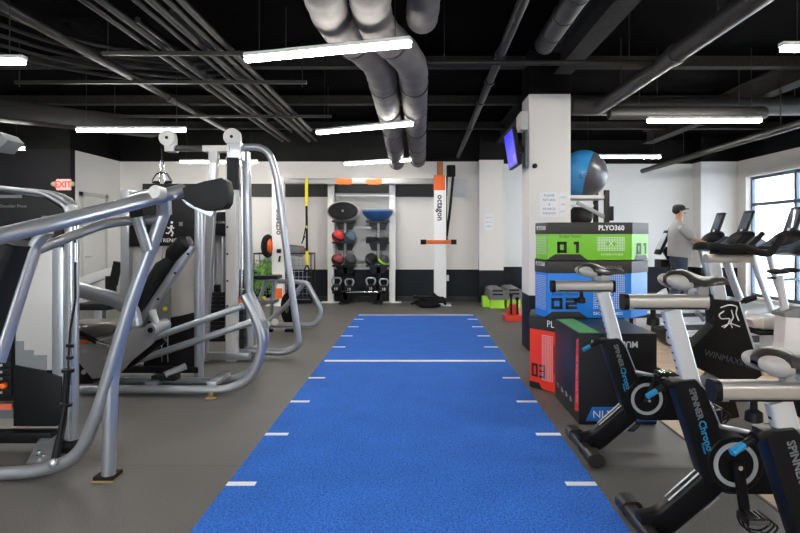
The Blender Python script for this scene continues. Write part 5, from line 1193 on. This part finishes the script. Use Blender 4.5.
man = Thing('person', 'man in a grey t-shirt and dark cap walking on a treadmill, holding its front bar', 'person', (4.34, 10.0, .2), local=True)
Bn = {'pel': ((0, 0, .80), .11, .11), 'bel': ((.03, 0, .98), .12, .13), 'chest': ((.0, 0, 1.22), .125, .145), 'up': ((-.01, 0, 1.36), .085, .12), 'neck': ((.0, 0, 1.44), .058, .058), 'head0': ((.015, 0, 1.52), .062, .060),
      'head1': ((.02, 0, 1.60), .085, .072), 'head2': ((.012, 0, 1.665), .075, .066)}
Be = [('pel', 'bel'), ('bel', 'chest'), ('chest', 'up'), ('up', 'neck'), ('neck', 'head0'), ('head0', 'head1'), ('head1', 'head2')]
for s, n in ((-1, 'r'), (1, 'l')):
    Bn.update({'sh'+n: ((-.01, s*.18, 1.32), .045, .045), 'el'+n: ((.15, s*.27, 1.14), .043, .043), 'wr'+n: ((.38, s*.25, 1.06), .028, .030), 'pa'+n: ((.44, s*.245, 1.05), .022, .040),
               'hip'+n: ((0, s*.10, .76), .10, .10), 'kn'+n: ((.10 if s > 0 else .02, s*.11, .44), .065, .065), 'an'+n: ((.16 if s > 0 else -.22, s*.11, .09), .042, .042), 'to'+n: ((.32 if s > 0 else -.06, s*.12, .035), .032, .045)})
    Be += [('up', 'sh'+n), ('sh'+n, 'el'+n), ('el'+n, 'wr'+n), ('wr'+n, 'pa'+n), ('pel', 'hip'+n), ('hip'+n, 'kn'+n), ('kn'+n, 'an'+n), ('an'+n, 'to'+n)]
body = man.part('body', skin('body', Bn, Be, 'pel', skin_m), skin_m)
for s in (-1, 1):
    for k in range(4):
        yy = s*.245+(k-1.5)*.02; L_ = (.03, .035, .033, .026)[k]
        man.part('finger', MB().tube([V((.46, yy, 1.055)), V((.46+L_, yy, 1.065)), V((.475+L_, yy, 1.04)), V((.465+L_*.6, yy, 1.015))], .0085, .01, 8), skin_m, body)
    man.part('thumb', MB().tube([V((.42, s*.245-s*.035, 1.045)), V((.45, s*.245-s*.045, 1.03)), V((.475, s*.245-s*.03, 1.02))], .0095, .01, 8), skin_m, body)
    man.part('ear', MB().ball((.005, s*.076, 1.59), (.018, .010, .03)), skin_m, body)
    man.part('eye', MB().ball((.093, s*.03, 1.605), (.008, .012, .008), nu=10, nv=8), white_t, body)
man.part('nose', MB().ball((.106, 0, 1.582), (.018, .013, .022)), skin_m, body)
man.part('mouth', MB().ball((.088, 0, 1.543), (.010, .024, .005)), mat('lips', (.4, .15, .12), .5), body)
man.part('hair', MB().ball((-.01, 0, 1.625), (.092, .082, .065)), mat('dark_hair', (.02, .015, .012), .7), body)
sh = MB()
rings = [((.015, 0, .85), .185, .190), ((.02, 0, .90), .192, .195), ((.03, 0, .99), .200, .200), ((.02, 0, 1.10), .185, .205), ((.0, 0, 1.22), .160, .215), ((-.01, 0, 1.31), .135, .215), ((-.015, 0, 1.375), .105, .175), ((-.01, 0, 1.42), .080, .105), ((-.005, 0, 1.445), .068, .075)]
sh.sweep([r[0] for r in rings], circ(1, 24), up=(0, 1, 0), scale=[(r[1], r[2]) for r in rings])
for s in (-1, 1):
    sh.sweep([(-.01, s*.14, 1.335), (-.005, s*.20, 1.315), (.04, s*.235, 1.26), (.10, s*.255, 1.185), (.115, s*.262, 1.165)], circ(1, 16), up=(0, 0, 1), scale=[.075, .082, .078, .074, .072])
man.part('t_shirt', sh, shirt_m)
Tn = {'pel': ((0, 0, .84), .15, .145), 'waist': ((.01, 0, .95), .15, .15)}; Te = [('pel', 'waist')]
for s, n in ((-1, 'r'), (1, 'l')):
    for k, r in (('hip', .115), ('kn', .085)): Tn[k+n] = (Bn[k+n][0], r, r)
    a = V(Bn['an'+n][0])+V((0, 0, .05)); Tn['an'+n] = (tuple(a), .07, .07); Te += [('pel', 'hip'+n), ('hip'+n, 'kn'+n), ('kn'+n, 'an'+n)]
    sx = Bn['to'+n][0][0]
    man.part('shoe', MB().sweep([V((sx-.21, s*.115, .04)), V((sx-.16, s*.115, .05)), V((sx-.04, s*.12, .045)), V((sx+.06, s*.12, .03)), V((sx+.085, s*.12, .02))], rr(.10, .09, .035), up=(0, 0, 1), scale=[.7, 1, (1.05, .9), (.95, .6), (.5, .3)]), blackp)
man.part('trousers', skin('trousers', Tn, Te, 'pel', jean_m), jean_m)
cap_m = mat('dark_cap', (.02, .025, .03), .8)
cp = man.part('cap', MB().lathe([(.102, 0), (.104, .03), (.09, .065), (.06, .085), (.02, .092), (0, .092)], (.008, 0, 1.635), (.05, 0, 1), 28), cap_m)
man.part('cap_brim', MB().prism([V((.07+.11*math.cos(a), .072*math.sin(a), 1.645)) for a in [math.radians(d) for d in range(-90, 91, 15)]], (.0, 0, .012), b=.003), cap_m, cp)
